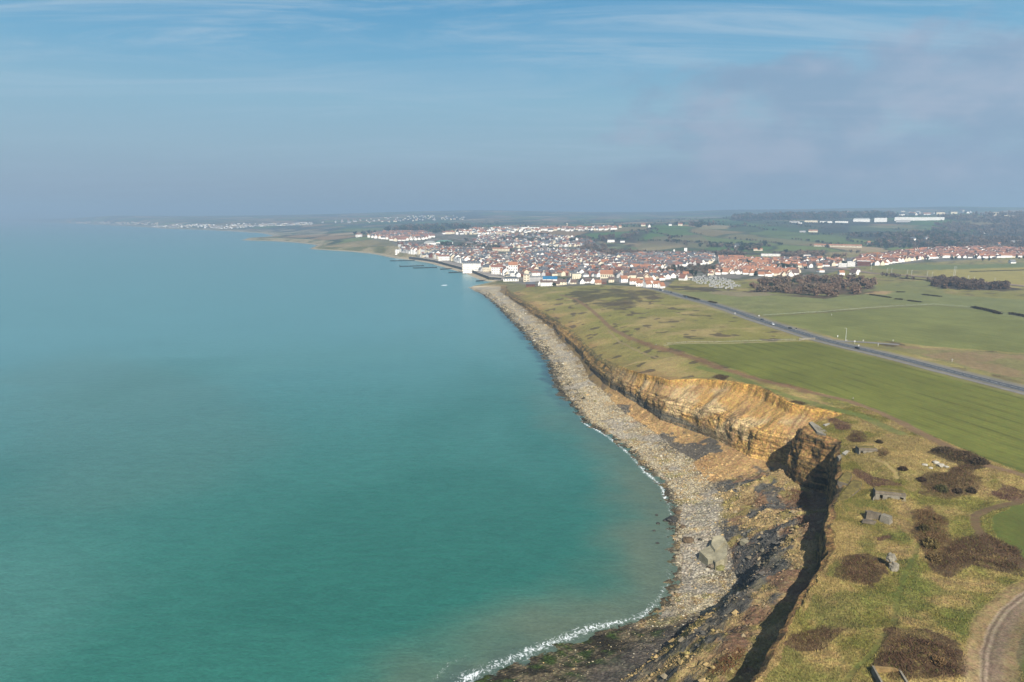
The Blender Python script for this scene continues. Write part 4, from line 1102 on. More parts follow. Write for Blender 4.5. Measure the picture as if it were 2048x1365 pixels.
for k, (u, v, w, m, lab) in enumerate((
        (1439, 1137, 20, M_ROCK_G, 'yellow green algae covered boulder just in front of the fallen bunker block'),
        (1376, 1082, 21, M_ROCK_B, 'broad flat brown boulder on the shingle halfway to the water'),
        (1344, 1042, 24, M_ROCK_D, 'largest black wet boulder at the edge of the water'),
        (1316, 1048, 8, M_ROCK_D, 'black boulder alone in the shallow water nearest the largest black boulder'),
        (1357, 1026, 13, M_ROCK_B, 'round brown boulder above the largest black boulder'),
        (1330, 1042, 8, M_ROCK_D, 'small black boulder touching the seaward side of the largest black boulder'),
        (1315, 1087, 7, M_ROCK_D, 'black boulder in the shallows level with the fallen bunker block'),
        (1366, 1055, 13, M_ROCK_B, 'reddish brown boulder just below the largest black boulder'),
        (1308, 1062, 6, M_ROCK_D, 'lowest of the little black rocks awash in the shallows'),
        (1313, 1031, 6, M_ROCK_D, 'topmost of the little black rocks awash in the shallows'),
        (1418, 1137, 10, M_ROCK_B, 'small brown boulder beside the algae covered boulder'),
        (1400, 1080, 8, M_ROCK_D, 'dark narrow rock on the shingle beside the fallen bunker block'),
        (1590, 925, 22, mat('shale', alb(112, 112, 104), .9, .3, .8), 'large grey shale boulder at the foot of the ochre cliff'),
        (1529, 953, 7, mat('ochre_rock', alb(196, 160, 96), .9, .3, .8), 'upright ochre boulder on the talus under the ochre cliff'))):
    x, y, z = ground(u, v); r = px_m(u, v, w) / 2
    tag(put(rock_mesh('boulder', 60 + k, r, r * .95, r * .55, m, .4, 3), 'boulder', None, (x, y, max(z, -.1) + r * .1)), lab, 'boulder')

def scatter_stones():
    protos = []
    for k in range(12):
        import bmesh
        bm = bmesh.new(); bmesh.ops.create_icosphere(bm, subdivisions=1, radius=1.0)
        bm.verts.ensure_lookup_table()
        co = np.array([v.co[:] for v in bm.verts]) * (1 + (RNG.rand(len(bm.verts), 1) - .5) * .55)
        co *= np.array([1.0, .6 + .5 * RNG.rand(), .40 + .3 * RNG.rand()])
        protos.append(co); fc = np.array([[v.index for v in f.verts] for f in bm.faces]); bm.free()
    # near shore first: density falls as the stones get too small to see
    n = 56000
    r = np.where((ys > 150) & (ys < 1250))[0]
    wgt = np.gradient(ys)[r] * (xB - xS)[r] * np.interp(ys[r], [150, 205, 420, 700, 1250], [.4, 1, 1, .45, .12])
    i = RNG.choice(r, n, p=wgt / wgt.sum()); f = RNG.rand(n) ** .85
    j = np.clip((I_B - 2 + f * (N_B + 1)).astype(int), 0, I_A - 1)
    x = xb_[i, j] + (RNG.rand(n) - .5) * .6; y = ys[i] + (RNG.rand(n) - .5) * .6; z = zb_[i, j]
    s = np.exp(RNG.randn(n) * .55) * .165 * np.interp(y, [150, 400, 700, 1250], [.9, 1.15, 1.8, 2.6])
    s = np.clip(s, .1, 1.7)
    bare = fbm(x, y, 17, 3, 131)
    keep = ~((y > 560) & (f > .52 + .1 * RNG.randn(n)) & (RNG.rand(n) < .85)) & (RNG.rand(n) > sstep(.50, .62, bare) * .85) & ~((y < 218 + 3 * RNG.randn(n)) & (RNG.rand(n) < .93)); x, y, z, s, f = x[keep], y[keep], z[keep], s[keep], f[keep]; n = len(x)
    c = np.broadcast_to(alb(216, 202, 168), (n, 3)).copy()
    pick = RNG.rand(n)
    c[pick < .17] = alb(216, 186, 134); c[(pick > .30) & (pick < .45)] = alb(168, 154, 128); c[(pick > .45) & (pick < .51)] = alb(168, 154, 90)
    c[pick > .90] = alb(236, 228, 204)
    wetm = (f < .08 + .16 * RNG.rand(n)) | ((y > 500) & (RNG.rand(n) < .42) & (f < .5)); c[wetm] = alb(66, 62, 50)
    c *= (.8 + .4 * RNG.rand(n, 1))
    a = RNG.rand(n) * 2 * pi; pk = RNG.randint(0, 12, n)
    base = np.stack(protos)[pk] * s[:, None, None]
    vx = base[..., 0] * np.cos(a)[:, None] - base[..., 1] * np.sin(a)[:, None] + x[:, None]
    vy = base[..., 0] * np.sin(a)[:, None] + base[..., 1] * np.cos(a)[:, None] + y[:, None]
    vz = base[..., 2] + (z + s * .12)[:, None]
    V = np.stack([vx, vy, vz], -1); m = V.shape[1]
    F = (fc[None] + (np.arange(n) * m)[:, None, None]).reshape(-1, 3)
    M, nt, b = new_mat('beach_stone')
    nt.links.new(attr(nt, 'col'), b.inputs['Base Color'])
    tag(np_mesh('beach_stones', V.reshape(-1, 3), F, M, {'col': np.repeat(c, m, 0)}), 'loose pale stones and boulders of the shingle beach', 'stones', None, 'stuff')
scatter_stones()

# ------------------------------------------------------------------ what grows on the cliff top
def card_mat(name):
    M, nt, b = new_mat(name)
    nt.links.new(attr(nt, 'col'), b.inputs['Base Color'])
    b.inputs['Specular IOR Level'].default_value = .05
    return M
M_BLADE, M_TWIG = card_mat('grass_blade'), card_mat('bramble_twig')

def cards(x, y, z, h, w, lean):
    """one upright sliver per point"""
    n = len(x); a = RNG.rand(n) * 2 * pi; b = RNG.rand(n) * 2 * pi
    dx, dy = np.cos(a) * w / 2, np.sin(a) * w / 2
    V = np.stack([np.stack([x - dx, y - dy, z], -1), np.stack([x + dx, y + dy, z], -1),
                  np.stack([x + np.cos(b) * lean * h, y + np.sin(b) * lean * h, z + h], -1)], 1)
    return V.reshape(-1, 3), np.arange(3 * n).reshape(-1, 3)

def grass_tufts():
    rr = np.where((ys > 118) & (ys < 345))[0]
    sub = grough[rr, :260]; ok = np.argwhere(sub > .75)
    n = 120000
    dens = 1.0 / np.maximum(1, 1)
    k = ok[RNG.randint(0, len(ok), n)]
    i, j = rr[k[:, 0]], k[:, 1]
    dxr = (RNG.rand(n) - .5) * .8; x = xi[i, j] + dxr; y = yi[i, j] + (RNG.rand(n) - .5) * .5; z = zi[i, j] - .05
    m = x < .80 * y + 30
    x, y, z, i, j = x[m], y[m], z[m], i[m], j[m]; n = len(x)
    h = .22 + .5 * RNG.rand(n) ** 2
    V, F = cards(x, y, z, h, .10 + .18 * RNG.rand(n), .45)
    c = gcol[i, j] * (.75 + .7 * RNG.rand(n, 1)); c = np.where(RNG.rand(n, 1) < .3, c * .5 + alb(190, 168, 112) * .5, c)
    tag(np_mesh('grass_tufts', V, F, M_BLADE, {'col': np.repeat(c, 3, 0)}), 'tussocky dry grass of the cliff top', 'grass', None, 'stuff')
grass_tufts()
def slump_tufts():
    rr = np.where((ys > 130) & (ys < 335))[0]; n = 34000
    i = rr[RNG.randint(0, len(rr), n)]; j = RNG.randint(3, N_A, n)
    bright = ccol[i, j].mean(-1); k = bright > .085; i, j = i[k], j[k]; n = len(i)
    x = xc[i, j] + (RNG.rand(n) - .5) * .7; y = ys[i] + (RNG.rand(n) - .5) * .5; z = zc[i, j] - .08
    V, F = cards(x, y, z, .25 + .5 * RNG.rand(n) ** 2, .14 + .2 * RNG.rand(n), .5)
    c = ccol[i, j] * (.75 + .6 * RNG.rand(n, 1)); c = np.where(RNG.rand(n, 1) < .3, c * .4 + alb(206, 178, 116) * .6, c)
    tag(np_mesh('slope_grass', V, F, M_BLADE, {'col': np.repeat(c, 3, 0)}), 'dry tussock grass on the slumped clay slope', 'grass', None, 'stuff')
slump_tufts()
def slope_rubble():
    rr = np.where((ys > 140) & (ys < 520))[0]; n = 15000
    i = rr[RNG.randint(0, len(rr), n)]; j = (RNG.rand(n) ** 1.3 * N_A).astype(int)
    k = RNG.rand(n) < np.where(ys[i] < 335, .8, np.clip(1.1 - j / N_A * 1.3, .12, 1)); i, j = i[k], j[k]; n = len(i)
    x = xc[i, j] + (RNG.rand(n) - .5) * .8; y = ys[i] + (RNG.rand(n) - .5) * .6; z = zc[i, j]
    s = np.clip(np.exp(RNG.randn(n) * .65) * .24, .1, 1.5)
    co = np.array([(1, 0, 0), (-1, 0, 0), (0, 1, 0), (0, -1, 0), (0, 0, .8), (0, 0, -.5), (.6, .6, .4), (-.6, .5, .5)])[:6]
    fc = np.array([(0, 2, 4), (2, 1, 4), (1, 3, 4), (3, 0, 4), (2, 0, 5), (1, 2, 5), (3, 1, 5), (0, 3, 5)])
    B_ = co[None] * (.7 + .6 * RNG.rand(n, 6, 1)) * s[:, None, None]; a = RNG.rand(n) * 6.28
    V = np.stack([B_[..., 0] * np.cos(a)[:, None] - B_[..., 1] * np.sin(a)[:, None] + x[:, None], B_[..., 0] * np.sin(a)[:, None] + B_[..., 1] * np.cos(a)[:, None] + y[:, None], B_[..., 2] + z[:, None]], -1)
    c = ccol[i, j] * (.8 + .7 * RNG.rand(n, 1)); c = np.where(RNG.rand(n, 1) < .10, alb(180, 162, 128), c)
    tag(np_mesh('slope_rubble', V.reshape(-1, 3), (fc[None] + (np.arange(n) * 6)[:, None, None]).reshape(-1, 3), bpy.data.materials['beach_stone'], {'col': np.repeat(c, 6, 0)}), 'broken clay and sandstone rubble on the slumped slope', 'rubble', None, 'stuff')
slope_rubble()

def thicket(px, col, h, label, group=None, name='bramble_thicket', dens=26, cat='thicket', dome=True):
    poly = gxy(px); c = poly.mean(0); lo, hi = poly.min(0), poly.max(0)
    area = abs(sum(poly[i][0] * poly[(i + 1) % len(poly)][1] - poly[(i + 1) % len(poly)][0] * poly[i][1] for i in range(len(poly)))) / 2
    n = int(min(max(area, 70) * dens * (hi - lo).prod() / area, 16000))
    x = lo[0] + RNG.rand(n) * (hi[0] - lo[0]); y = lo[1] + RNG.rand(n) * (hi[1] - lo[1])
    m = inside(poly, x + (fbm(x, y, 4, 3, 55) - .5) * min(6, .3 * area ** .5), y + (fbm(x, y, 4, 3, 56) - .5) * min(6, .3 * area ** .5)); x, y = x[m], y[m]
    if len(x) < 12: return
    d = line_dist(np.vstack([poly, poly[:1]]), x, y, 60)
    kp = RNG.rand(len(x)) < np.clip(.25 + d / (h * 2.2), 0, 1) * np.clip(.35 + 1.6 * (fbm(x, y, 2.6, 3, 58) - .22), 0.1, 1); x, y, d = x[kp], y[kp], d[kp]
    hh = h * .62 * np.clip(d / (h * 1.6), .3, 1) * (.35 + 1.3 * fbm(x, y, 3.2, 3, 57))
    top = hh * (.35 + .65 * RNG.rand(len(x)))
    hz = hmap(x, y)
    V, F = cards(x, y, hz + np.maximum(top - .7, -.1), np.minimum(.7, top + .1), .10 + .22 * RNG.rand(len(x)) ** 2, 1.1)
    cc = np.asarray(col) * 1.4 * (.75 + .5 * RNG.rand(len(x), 1)); pick = RNG.rand(len(x), 1)
    cc = np.where(pick < .10, alb(150, 120, 88) * (.7 + .6 * RNG.rand(len(x), 1)), cc); cc = np.where(pick > .90, alb(112, 112, 60), cc)
    z0 = float(hz.mean())
    t = np_mesh(name, V - np.array([c[0], c[1], z0]), F, M_TWIG, {'col': np.repeat(cc, 3, 0)})
    t.location = (c[0], c[1], z0)
    tag(t, label, cat, group)
TL = ['round dark bramble patch left of the broken concrete stump', 'low bramble patch right on the cliff edge below the round patch', 'wide bramble thicket behind the open square concrete tank',
      'broad bramble thicket running to the bend of the dirt track', 'tall brown thicket between the bunkers and the small green field', 'bushy thicket on the mound beyond the wide bunker',
      'long dark hedge of thorn beside the cliff path', 'small dark thicket behind the gun wall ruin', 'purple brown scrub on top of the gun wall corner', 'purple strip of bracken above the wide bunker',
      'small bramble clump beside the small low bunker', 'dark thicket beside the white rubble hollow', 'purple bracken patch near the track round the small field', 'little purple bracken patch below the ruined bunker',
      'dark scrub line on the lip of the ochre cliff', 'dark oval scrub patch above the middle of the ochre cliff', 'sparse brown scrub on the rim of the ochre cliff']
TH = [1.2, .8, 1.6, 1.4, 2.0, 1.8, 2.2, 1.6, .8, .6, 1.4, 1.6, .6, .5, .8, .9, .6]
for (px, c), lab, h in zip(SCRUB, TL, TH): thicket(px, np.asarray(c) * .95, h, lab)
for px, c, h, lab in (
        ([(1565, 990), (1580, 972), (1620, 985), (1628, 1010), (1612, 1022), (1590, 1008)], alb(126, 92, 74), 1.6, 'reddish thicket on the slumped slope under the gun wall cliff'),
        ([(1400, 1365), (1430, 1318), (1480, 1290), (1500, 1300), (1490, 1340), (1470, 1365)], alb(112, 78, 54), 1.3, 'wide rusty reed bed on the slumped slope at the bottom edge'),
        ([(1475, 1000), (1500, 992), (1540, 1000), (1530, 1010), (1490, 1012)], alb(120, 90, 72), .8, 'low reddish scrub on the slumped slope beside the shingle'),
        ([(1590, 1040), (1610, 1030), (1630, 1045), (1610, 1060)], alb(118, 84, 68), 1.0, 'small reddish scrub patch in the shade of the near cliff')):
    thicket(px, c, h, lab, None, 'scrub_thicket')
# single bushes
def bush(u, v, w, h, col, label, group=None):
    x, y, z = ground(u, v); r = px_m(u, v, w) / 2; n = int(420)
    a = RNG.rand(n) * 2 * pi; q = RNG.rand(n) ** .5 * r; bx, by = q * np.cos(a), q * np.sin(a)
    top = h * np.sqrt(np.clip(1 - (q / r) ** 2 * .85, 0, 1)) * (.3 + .7 * RNG.rand(n))
    V, F = cards(bx, by, np.maximum(top - .6, -.1), np.full(n, .7), .3 + .3 * RNG.rand(n), .9)
    cc = np.asarray(col) * (.6 + .8 * RNG.rand(n, 1))
    o = np_mesh('bush', V, F, M_TWIG, {'col': np.repeat(cc, 3, 0)}); o.location = (x, y, z)
    tag(o, label, 'bush', group)
for u, v, w, h, c, lab in (
        (1882, 982, 20, 2.6, alb(94, 92, 60), 'olive bush in the middle of the mound thicket'), (1916, 985, 12, 2.0, alb(100, 86, 68), 'dark round bush nearer the mound thicket of two'),
        (1943, 985, 12, 2.2, alb(100, 86, 68), 'dark round bush farther right of the mound thicket'), (1843, 962, 14, 1.8, alb(84, 68, 56), 'brown bush standing alone in the grass below the rubble'),
        (1806, 940, 12, 1.6, alb(88, 72, 56), 'brown bush in the grass between the two low bunkers'), (1758, 886, 10, 1.6, alb(96, 84, 60), 'small bush growing behind the small low bunker'),
        (1862, 1092, 24, 2.8, alb(138, 122, 78), 'straw coloured bush rising from the tall brown thicket'), (1848, 1062, 16, 2.4, alb(102, 92, 56), 'olive bush at the near side of the tall brown thicket'),
        (1868, 1120, 20, 2.2, alb(140, 118, 80), 'pale tan bush at the foot of the broad thicket'), (1960, 925, 26, 2.4, alb(98, 84, 66), 'dark thorn bush at the end of the long hedge'),
        (1878, 1328, 16, 1.8, alb(150, 122, 86), 'tan bush inside the wide thicket behind the tank'), (1880, 905, 22, 2.6, alb(96, 84, 66), 'dark thorn bush at the start of the long hedge')):
    bush(u, v, w, h, c, lab)

# ------------------------------------------------------------------ road, side road and railway: sheets laid on the ground
def strip(name, line, w, m, lift, off=0.0, step=3.0, kind='structure', attrs=False, across=5, y_range=None, dash=None):
    L = np.asarray(line, float); seg = np.hypot(*np.diff(L, axis=0).T); s = np.concatenate([[0], np.cumsum(seg)])
    t = np.arange(0, s[-1], step)
    x, y = np.interp(t, s, L[:, 0]), np.interp(t, s, L[:, 1])
    k = np.ones(9) / 9
    if len(x) > 12:
        x[4:-4], y[4:-4] = np.convolve(x, k, 'valid'), np.convolve(y, k, 'valid')
    tx, ty = np.gradient(x), np.gradient(y); q = np.hypot(tx, ty); nx, ny = ty / q, -tx / q
    o = np.linspace(-w / 2, w / 2, across) + off
    X_ = x[:, None] + nx[:, None] * o; Y_ = y[:, None] + ny[:, None] * o
    cz = hmap(x, y)
    Z_ = hmap(X_.ravel(), Y_.ravel()).reshape(X_.shape)
    lv = np.maximum(Z_, cz[:, None]) if False else Z_
    V = np.stack([X_, Y_, lv + lift], -1)
    if dash is None: faces_keep = None
    nr, nc = V.shape[:2]; idx = np.arange(nr * nc).reshape(nr, nc)
    f = np.stack([idx[:-1, :-1], idx[1:, :-1], idx[1:, 1:], idx[:-1, 1:]], -1)
    if dash is not None:
        per, on = dash; keep = (np.arange(nr - 1) * step) % per < on
        f = f[keep]
    f = f.reshape(-1, 4)
    V = V.reshape(-1, 3)
    p = V[f[0]]
    if np.cross(p[1] - p[0], p[2] - p[0])[2] < 0: f = f[:, ::-1]
    o_ = np_mesh(name, V, f, m, None, True)
    tag(o_, kind=kind); return o_
M_ASPH = mat('asphalt', alb(98, 104, 110), .85, .12, .3)
M_PATHS = mat('pale_asphalt', alb(158, 156, 152), .9, .12, .3)
M_LINE = mat('road_paint', alb(222, 222, 216), .7, .12, .4)
strip('road', ROAD, 8.4, M_ASPH, .16)
strip('cycle_path', ROAD, 2.6, M_PATHS, .15, 9.0)
strip('road_marking', ROAD, .32, M_LINE, .20, 0.0, 1.5, across=2, dash=(6.0, 3.6))
strip('road_marking', ROAD, .24, M_LINE, .20, -3.7, 3.0, across=2)
strip('road_marking', ROAD, .24, M_LINE, .20, 3.7, 3.0, across=2)
SIDE = gxy([(1672, 683), (1700, 683.5), (1740, 686), (1790, 689.5), (1800, 690.5)])
strip('side_road', SIDE, 6.0, M_PATHS, .19, 0, 2.0)
RAIL_PX = [(1560, 528), (1660, 534), (1750, 548), (1850, 554.5), (1905, 560), (1990, 567), (2048, 573), (2300, 596)]
RAIL = gxy(RAIL_PX)
strip('railway', RAIL, 15, mat('ballast', alb(176, 152, 138), .95, .2, .1), .7, 0, 8)

# ------------------------------------------------------------------ vehicles
def body_loft(prof, half_w, tumble, mb, mi=0):
    """prof: (y, z) outline of the side, swept across the width; tumble narrows what lies high"""
    n = len(prof); zt = max(p[1] for p in prof)
    W = lambda z: half_w - tumble * max(0, (z - .95) / (zt - .95 + 1e-6))
    v = [(-W(z), y, z) for y, z in prof] + [(W(z), y, z) for y, z in prof]
    f = [tuple(range(n)), tuple(range(2 * n - 1, n - 1, -1))] + [(i, n + i, n + (i + 1) % n, (i + 1) % n) for i in range(n)]
    mb.add(v, f, mi)

def car(x, y, z, rz, paint, label, van=False, proto={}):
    key = (paint.name, van)
    t = empty('parked_car' if False else 'car', (x, y, z), rz); tag(t, label, 'car', 'cars on the main road')
    b = MB()
    body_loft([(-2.1, .35), (-2.15, .75), (-2.0, .92), (-1.0, 1.0), (1.2, 1.0), (2.05, .95), (2.15, .6), (2.1, .35)], .88, 0, b)
    b.build('body', paint, t, False)
    c = MB(); body_loft([(-1.15, 1.003), (-.45, 1.42), (1.1, 1.42), (1.75, 1.003)], .80, .14, c); c.build('window', M_GLASS, t)
    r = MB(); r.prism([(-.62, -.40), (.62, -.40), (.62, 1.05), (-.62, 1.05)], 1.423, 1.47, inset=.06); r.build('roof', paint, t)
    for sx in (-1, 1):
        for sy in (-1.3, 1.3):
            MB().tube([(sx * .70, sy, .33), (sx * .90, sy, .33)], [.33, .33], 12).build('wheel', M_TYRE, t)
        MB().box((sx * .6, -2.13, .68), (.34, .06, .16)).build('headlight', M_STEEL, t)
    return t

def road_at(u, v, side):
    """place and heading on the road nearest the sight line; side in metres to the right"""
    x, y, z = ground(u, v); L = ROAD; best = None
    for (x1, y1), (x2, y2) in zip(L[:-1], L[1:]):
        dx, dy = x2 - x1, y2 - y1; q = dx * dx + dy * dy
        t = min(1, max(0, ((x - x1) * dx + (y - y1) * dy) / q)); px_, py_ = x1 + dx * t, y1 + dy * t
        d = math.hypot(x - px_, y - py_)
        if best is None or d < best[0]: best = (d, px_, py_, math.atan2(dy, dx))
    _, px_, py_, a = best
    nx, ny = sin(a), -cos(a)
    X_, Y_ = px_ + nx * side, py_ + ny * side
    return X_, Y_, hmap(X_, Y_) + .18, a
CARS = [(1734, 697, 2, M_DARK, 'black car nearest the farm turning on the main road', 1), (1581, 658, -2, M_DARK, 'black car among the road signs in the middle of the main road', 0),
        (1520, 641, -2, mat('blue_black_paint', (.02, .025, .04), .3, .1, 1, .5), 'dark car beside the white road sign halfway to the town', 0),
        (1549, 650, 2, mat('silver_paint', (.5, .52, .54), .35, .06, 1, .5), 'silver car between two dark cars on the main road', 1),
        (1369, 596, 2, mat('blue_paint', (.04, .10, .18), .3, .1, 1, .5), 'blue car beside the dark hedge close to the town end of the road', 1),
        (1330, 586, -2, M_DARK, 'dark car following the white bus into the town', 0)]
for u, v, sd_, m, lab, back in CARS:
    x, y, z, a = road_at(u, v, sd_)
    car(x, y, z, a + (pi / 2 if back else -pi / 2), m, lab)
x, y, z, a = road_at(1317, 582, 2)
t = empty('bus', (x, y, z), a + pi / 2); tag(t, 'long white bus on the main road by the orange roofed houses', 'bus')
b = MB(); body_loft([(-5.9, .4), (-6.0, 1.3), (-5.9, 3.0), (5.8, 3.0), (6.0, 2.8), (6.0, .4)], 1.25, .05, b); b.build('body', M_WHITE, t)
for sx in (-1, 1): MB().box((sx * 1.26, 0, 2.05), (.06, 10.6, .9)).build('window', M_GLASS, t)
MB().box((0, -6.0, 2.0), (2.2, .06, 1.1)).build('windscreen', M_GLASS, t)
for sx in (-1, 1):
    for sy in (-3.6, 3.4): MB().tube([(sx * 1.0, sy, .48), (sx * 1.28, sy, .48)], [.48, .48], 12).build('wheel', M_TYRE, t)

def road_sign(u, v, label, h=2.2, w=.9, round_=False, m=None, group=None):
    x, y, z = ground(u, v)
    t = empty('road_sign', (x, y, z), random.uniform(-.3, .3)); tag(t, label, 'road sign', group)
    MB().tube([(0, 0, -.2), (0, 0, h)], [.06, .05], 8).build('post', M_STEEL, t)
    q = MB()
    if round_: q.tube([(0, -.10, h - w / 2), (0, -.06, h - w / 2)], [w / 2, w / 2], 18)
    else: q.box((0, -.09, h - w / 2), (w, .05, w))
    q.build('panel', m or M_WHITE, t)
road_sign(1518, 635, 'white sign across the road from the dark car', 2.4, 1.3)
road_sign(1470, 630, 'lone white sign on the near verge of the road before the town', 2.4, 1.2)
road_sign(1675, 676, 'small grey sign beside the tall lamp mast', 1.9, .9, False, M_STEEL)
road_sign(1709, 688, 'white sign on the near corner of the farm turning', 2.6, 1.2)
road_sign(1726, 685, 'round white sign on the farm turning behind the corner sign', 2.0, .9, True)
road_sign(1717, 695, 'white keep clear sign on the island before the black car', 2.0, 1.0)
road_sign(1786, 684, 'small white sign where the farm turning ends', 1.6, .7)
road_sign(1592, 662, 'dark backed sign just past the black car by the road signs', 2.6, 1.1, False, M_DARK)
for u, v, lab in ((1756, 693, 'white topped marker post in the grass triangle by the turning'), (1904, 724, 'white marker post standing in the tan pasture right of the road'), (1663, 632, 'white marker post in the pale pasture beyond the far fence')):
    x, y, z = ground(u, v)
    t = empty('marker_post', (x, y, z)); tag(t, lab, 'marker post')
    MB().tube([(0, 0, -.2), (0, 0, 1.3)], [.09, .09], 8).build('post', M_STEEL, t)
    put(rock_mesh('cap', 3, .45, .45, .4, M_WHITE, .03, 2, -1), 'cap', t, (0, 0, 1.5))
x, y, z = ground(1691, 683)
t = empty('lamp_mast', (x, y, z)); tag(t, 'tall grey lamp mast at the farm turning', 'street lamp')
MB().tube([(0, 0, -.2), (0, 0, 5), (0, 0, 10.4)], [.16, .12, .08], 8).build('pole', M_STEEL, t)
MB().tube([(0, 0, 10.3), (-.5, -.2, 10.6), (-1.5, -.5, 10.65)], [.07, .06, .05], 6).build('arm', M_STEEL, t)
MB().box((-1.8, -.6, 10.62), (.9, .36, .18), .3).build('lamp_head', M_CONC_P, t)
MB().box((.9, .2, .6), (.9, .5, 1.4)).build('cabinet', M_CONC_P, t)
a0, a1 = ground(1598, 681), ground(1630, 679)
t = empty('low_wall', a0, math.atan2(a1[1] - a0[1], a1[0] - a0[0])); tag(t, 'low pale concrete wall at the end of the field boundary by the road', 'wall')
L_ = math.hypot(a1[0] - a0[0], a1[1] - a0[1])
MB().box((L_ / 2, 0, .6), (L_, .35, 1.7)).build('wall_face', M_CONC, t); MB().box((L_ / 2, 0, 1.5), (L_ + .2, .5, .12)).build('coping', M_CONC_P, t)

def fence(px, step, label, h=1.2, wires=(.45, .8, 1.1)):
    L = gxy(px); seg = np.hypot(*np.diff(L, axis=0).T); s = np.concatenate([[0], np.cumsum(seg)]); t_ = np.arange(0, s[-1], step)
    x, y = np.interp(t_, s, L[:, 0]), np.interp(t_, s, L[:, 1]); z = hmap(x, y)
    t = empty('field_fence', (x[0], y[0], z[0])); tag(t, label, 'fence')
    post = MB().tube([(0, 0, -.3), (0, 0, h)], [.09, .08], 6).mesh('post', M_WOOD)
    for i in range(len(x)): put(post, 'post', t, (x[i] - x[0], y[i] - y[0], z[i] - z[0]))
    w = MB()
    for hh in wires:
        w.tube([(x[i] - x[0], y[i] - y[0], z[i] - z[0] + hh) for i in range(len(x))], [.02] * len(x), 4)
    w.build('wire', M_STEEL, t)
fence([(1333, 689), (1430, 686), (1520, 683), (1597, 680.5)], 5.5, 'post and wire fence along the near edge of the crop field')
fence([(1525, 632), (1640, 625), (1760, 615), (1870, 609.5), (1960, 617), (2060, 639)], 8.0, 'post and wire fence round the far side of the far crop field')

# ------------------------------------------------------------------ walkers on the cliff path
def person(u, v, rz, top, legs, label, stride=.28):
    x, y, z = ground(u, v)
    J = [(0, 0, .95), (0, 0, 1.2), (0, 0, 1.42), (0, .01, 1.52), (0, .02, 1.66), (.19, 0, 1.40), (.24, .06, 1.12), (.22, -.10, .90), (-.19, 0, 1.40), (-.24, -.06, 1.12), (-.22, .10, .90),
         (.10, 0, .90), (.11, stride * .5, .48), (.11, stride * .55, .08), (.11, stride * .55 - .2, .03), (-.10, 0, .90), (-.11, -stride * .4, .48), (-.11, -stride * .2, .08), (-.11, -stride * .2 - .2, .03)]
    E = [(0, 1), (1, 2), (2, 3), (3, 4), (2, 5), (5, 6), (6, 7), (2, 8), (8, 9), (9, 10), (0, 11), (11, 12), (12, 13), (13, 14), (0, 15), (15, 16), (16, 17), (17, 18)]
    R = [.16, .15, .17, .065, .105, .075, .055, .04, .075, .055, .04, .10, .07, .05, .04, .10, .07, .05, .04]
    me = bpy.data.meshes.new('person'); me.from_pydata(J, E, []); o = bpy.data.objects.new('person', me); COL.objects.link(o)
    sk = o.modifiers.new('skin', 'SKIN'); ss = o.modifiers.new('sub', 'SUBSURF'); ss.levels = ss.render_levels = 1
    for k, r in enumerate(R): me.skin_vertices[0].data[k].radius = (r, r * .85)
    me.skin_vertices[0].data[0].use_root = True
    dg = bpy.context.evaluated_depsgraph_get(); ev = bpy.data.meshes.new_from_object(o.evaluated_get(dg))
    o.modifiers.clear(); o.data = ev
    ev.materials.clear()
    for m in (mat('skin', alb(200, 150, 120), .6, .05), top, legs, M_DARK): ev.materials.append(m)
    for p in ev.polygons:
        zc_ = p.center.z; arm = abs(p.center.x) > .2
        p.material_index = 0 if (zc_ > 1.5 or (arm and zc_ < .93 and zc_ > .84)) else 1 if zc_ > .90 else 2 if zc_ > .10 else 3
    o.location = (x, y, z + .02); o.rotation_euler = (0, 0, rz)
    tag(o, label, 'person')
    put(rock_mesh('hair', 2, .115, .125, .10, mat('dark_hair', (.03, .02, .015), .8, .1), .05, 2, -.3), 'hair', o, (0, .03, 1.70))
person(1706, 801, .5, M_WHITE, M_DARK, 'walker in a white jacket and dark trousers on the cliff path by the crop field')
person(1312, 692, 2.6, M_WHITE, mat('denim', (.05, .07, .12), .8, .1), 'walker in a white top where the fence meets the cliff path')
person(1212, 644, -2.4, mat('navy_coat', (.02, .025, .05), .8, .1), M_DARK, 'walker in dark clothes on the cliff path across the heath')
# ------------------------------------------------------------------ the town
def facing(u, v):
    x, y, z = ground(u, v); return math.atan2(x, y)

M_WALLS = {'white': mat('white_render', (.62, .605, .57), .85, .09, .15), 'cream': mat('cream_render', (.50, .44, .33), .85, .1, .15),
           'grey': mat('grey_render', (.34, .33, .32), .85, .1, .15), 'brick': mat('red_brick', alb(150, 96, 78), .9, .12, .2)}
M_ROOFS = {'orange': mat('orange_tiles', alb(200, 142, 110), .85, .14, .2), 'red': mat('red_tiles', alb(170, 122, 106), .85, .14, .2), 'brown': mat('brown_tiles', alb(130, 110, 102), .85, .14, .2),
           'slate': mat('slate', alb(108, 114, 122), .7, .12, .2), 'grey': mat('grey_sheet_roof', alb(150, 152, 152), .7, .1, .2)}
SHAPES = {  # length, depth, eaves height, roof rise, hipped, chimneys, rows of windows
    'cottage': (11, 8.5, 3.2, 4.6, 0, 1, 1), 'house': (10, 9, 5.8, 3.9, 0, 1, 2), 'hipped': (12, 10, 4.6, 3.4, 1, 1, 1), 'semi': (15, 9, 5.6, 3.9, 0, 2, 2), 'villa': (9, 11, 10.0, 4.2, 0, 2, 3),
    'terrace': (22, 9, 6.6, 3.2, 0, 3, 2), 'block': (18, 12, 10.5, .5, 2, 0, 3), 'gable': (8.5, 12, 4.2, 6.0, 3, 1, 1)}
_hm = {}
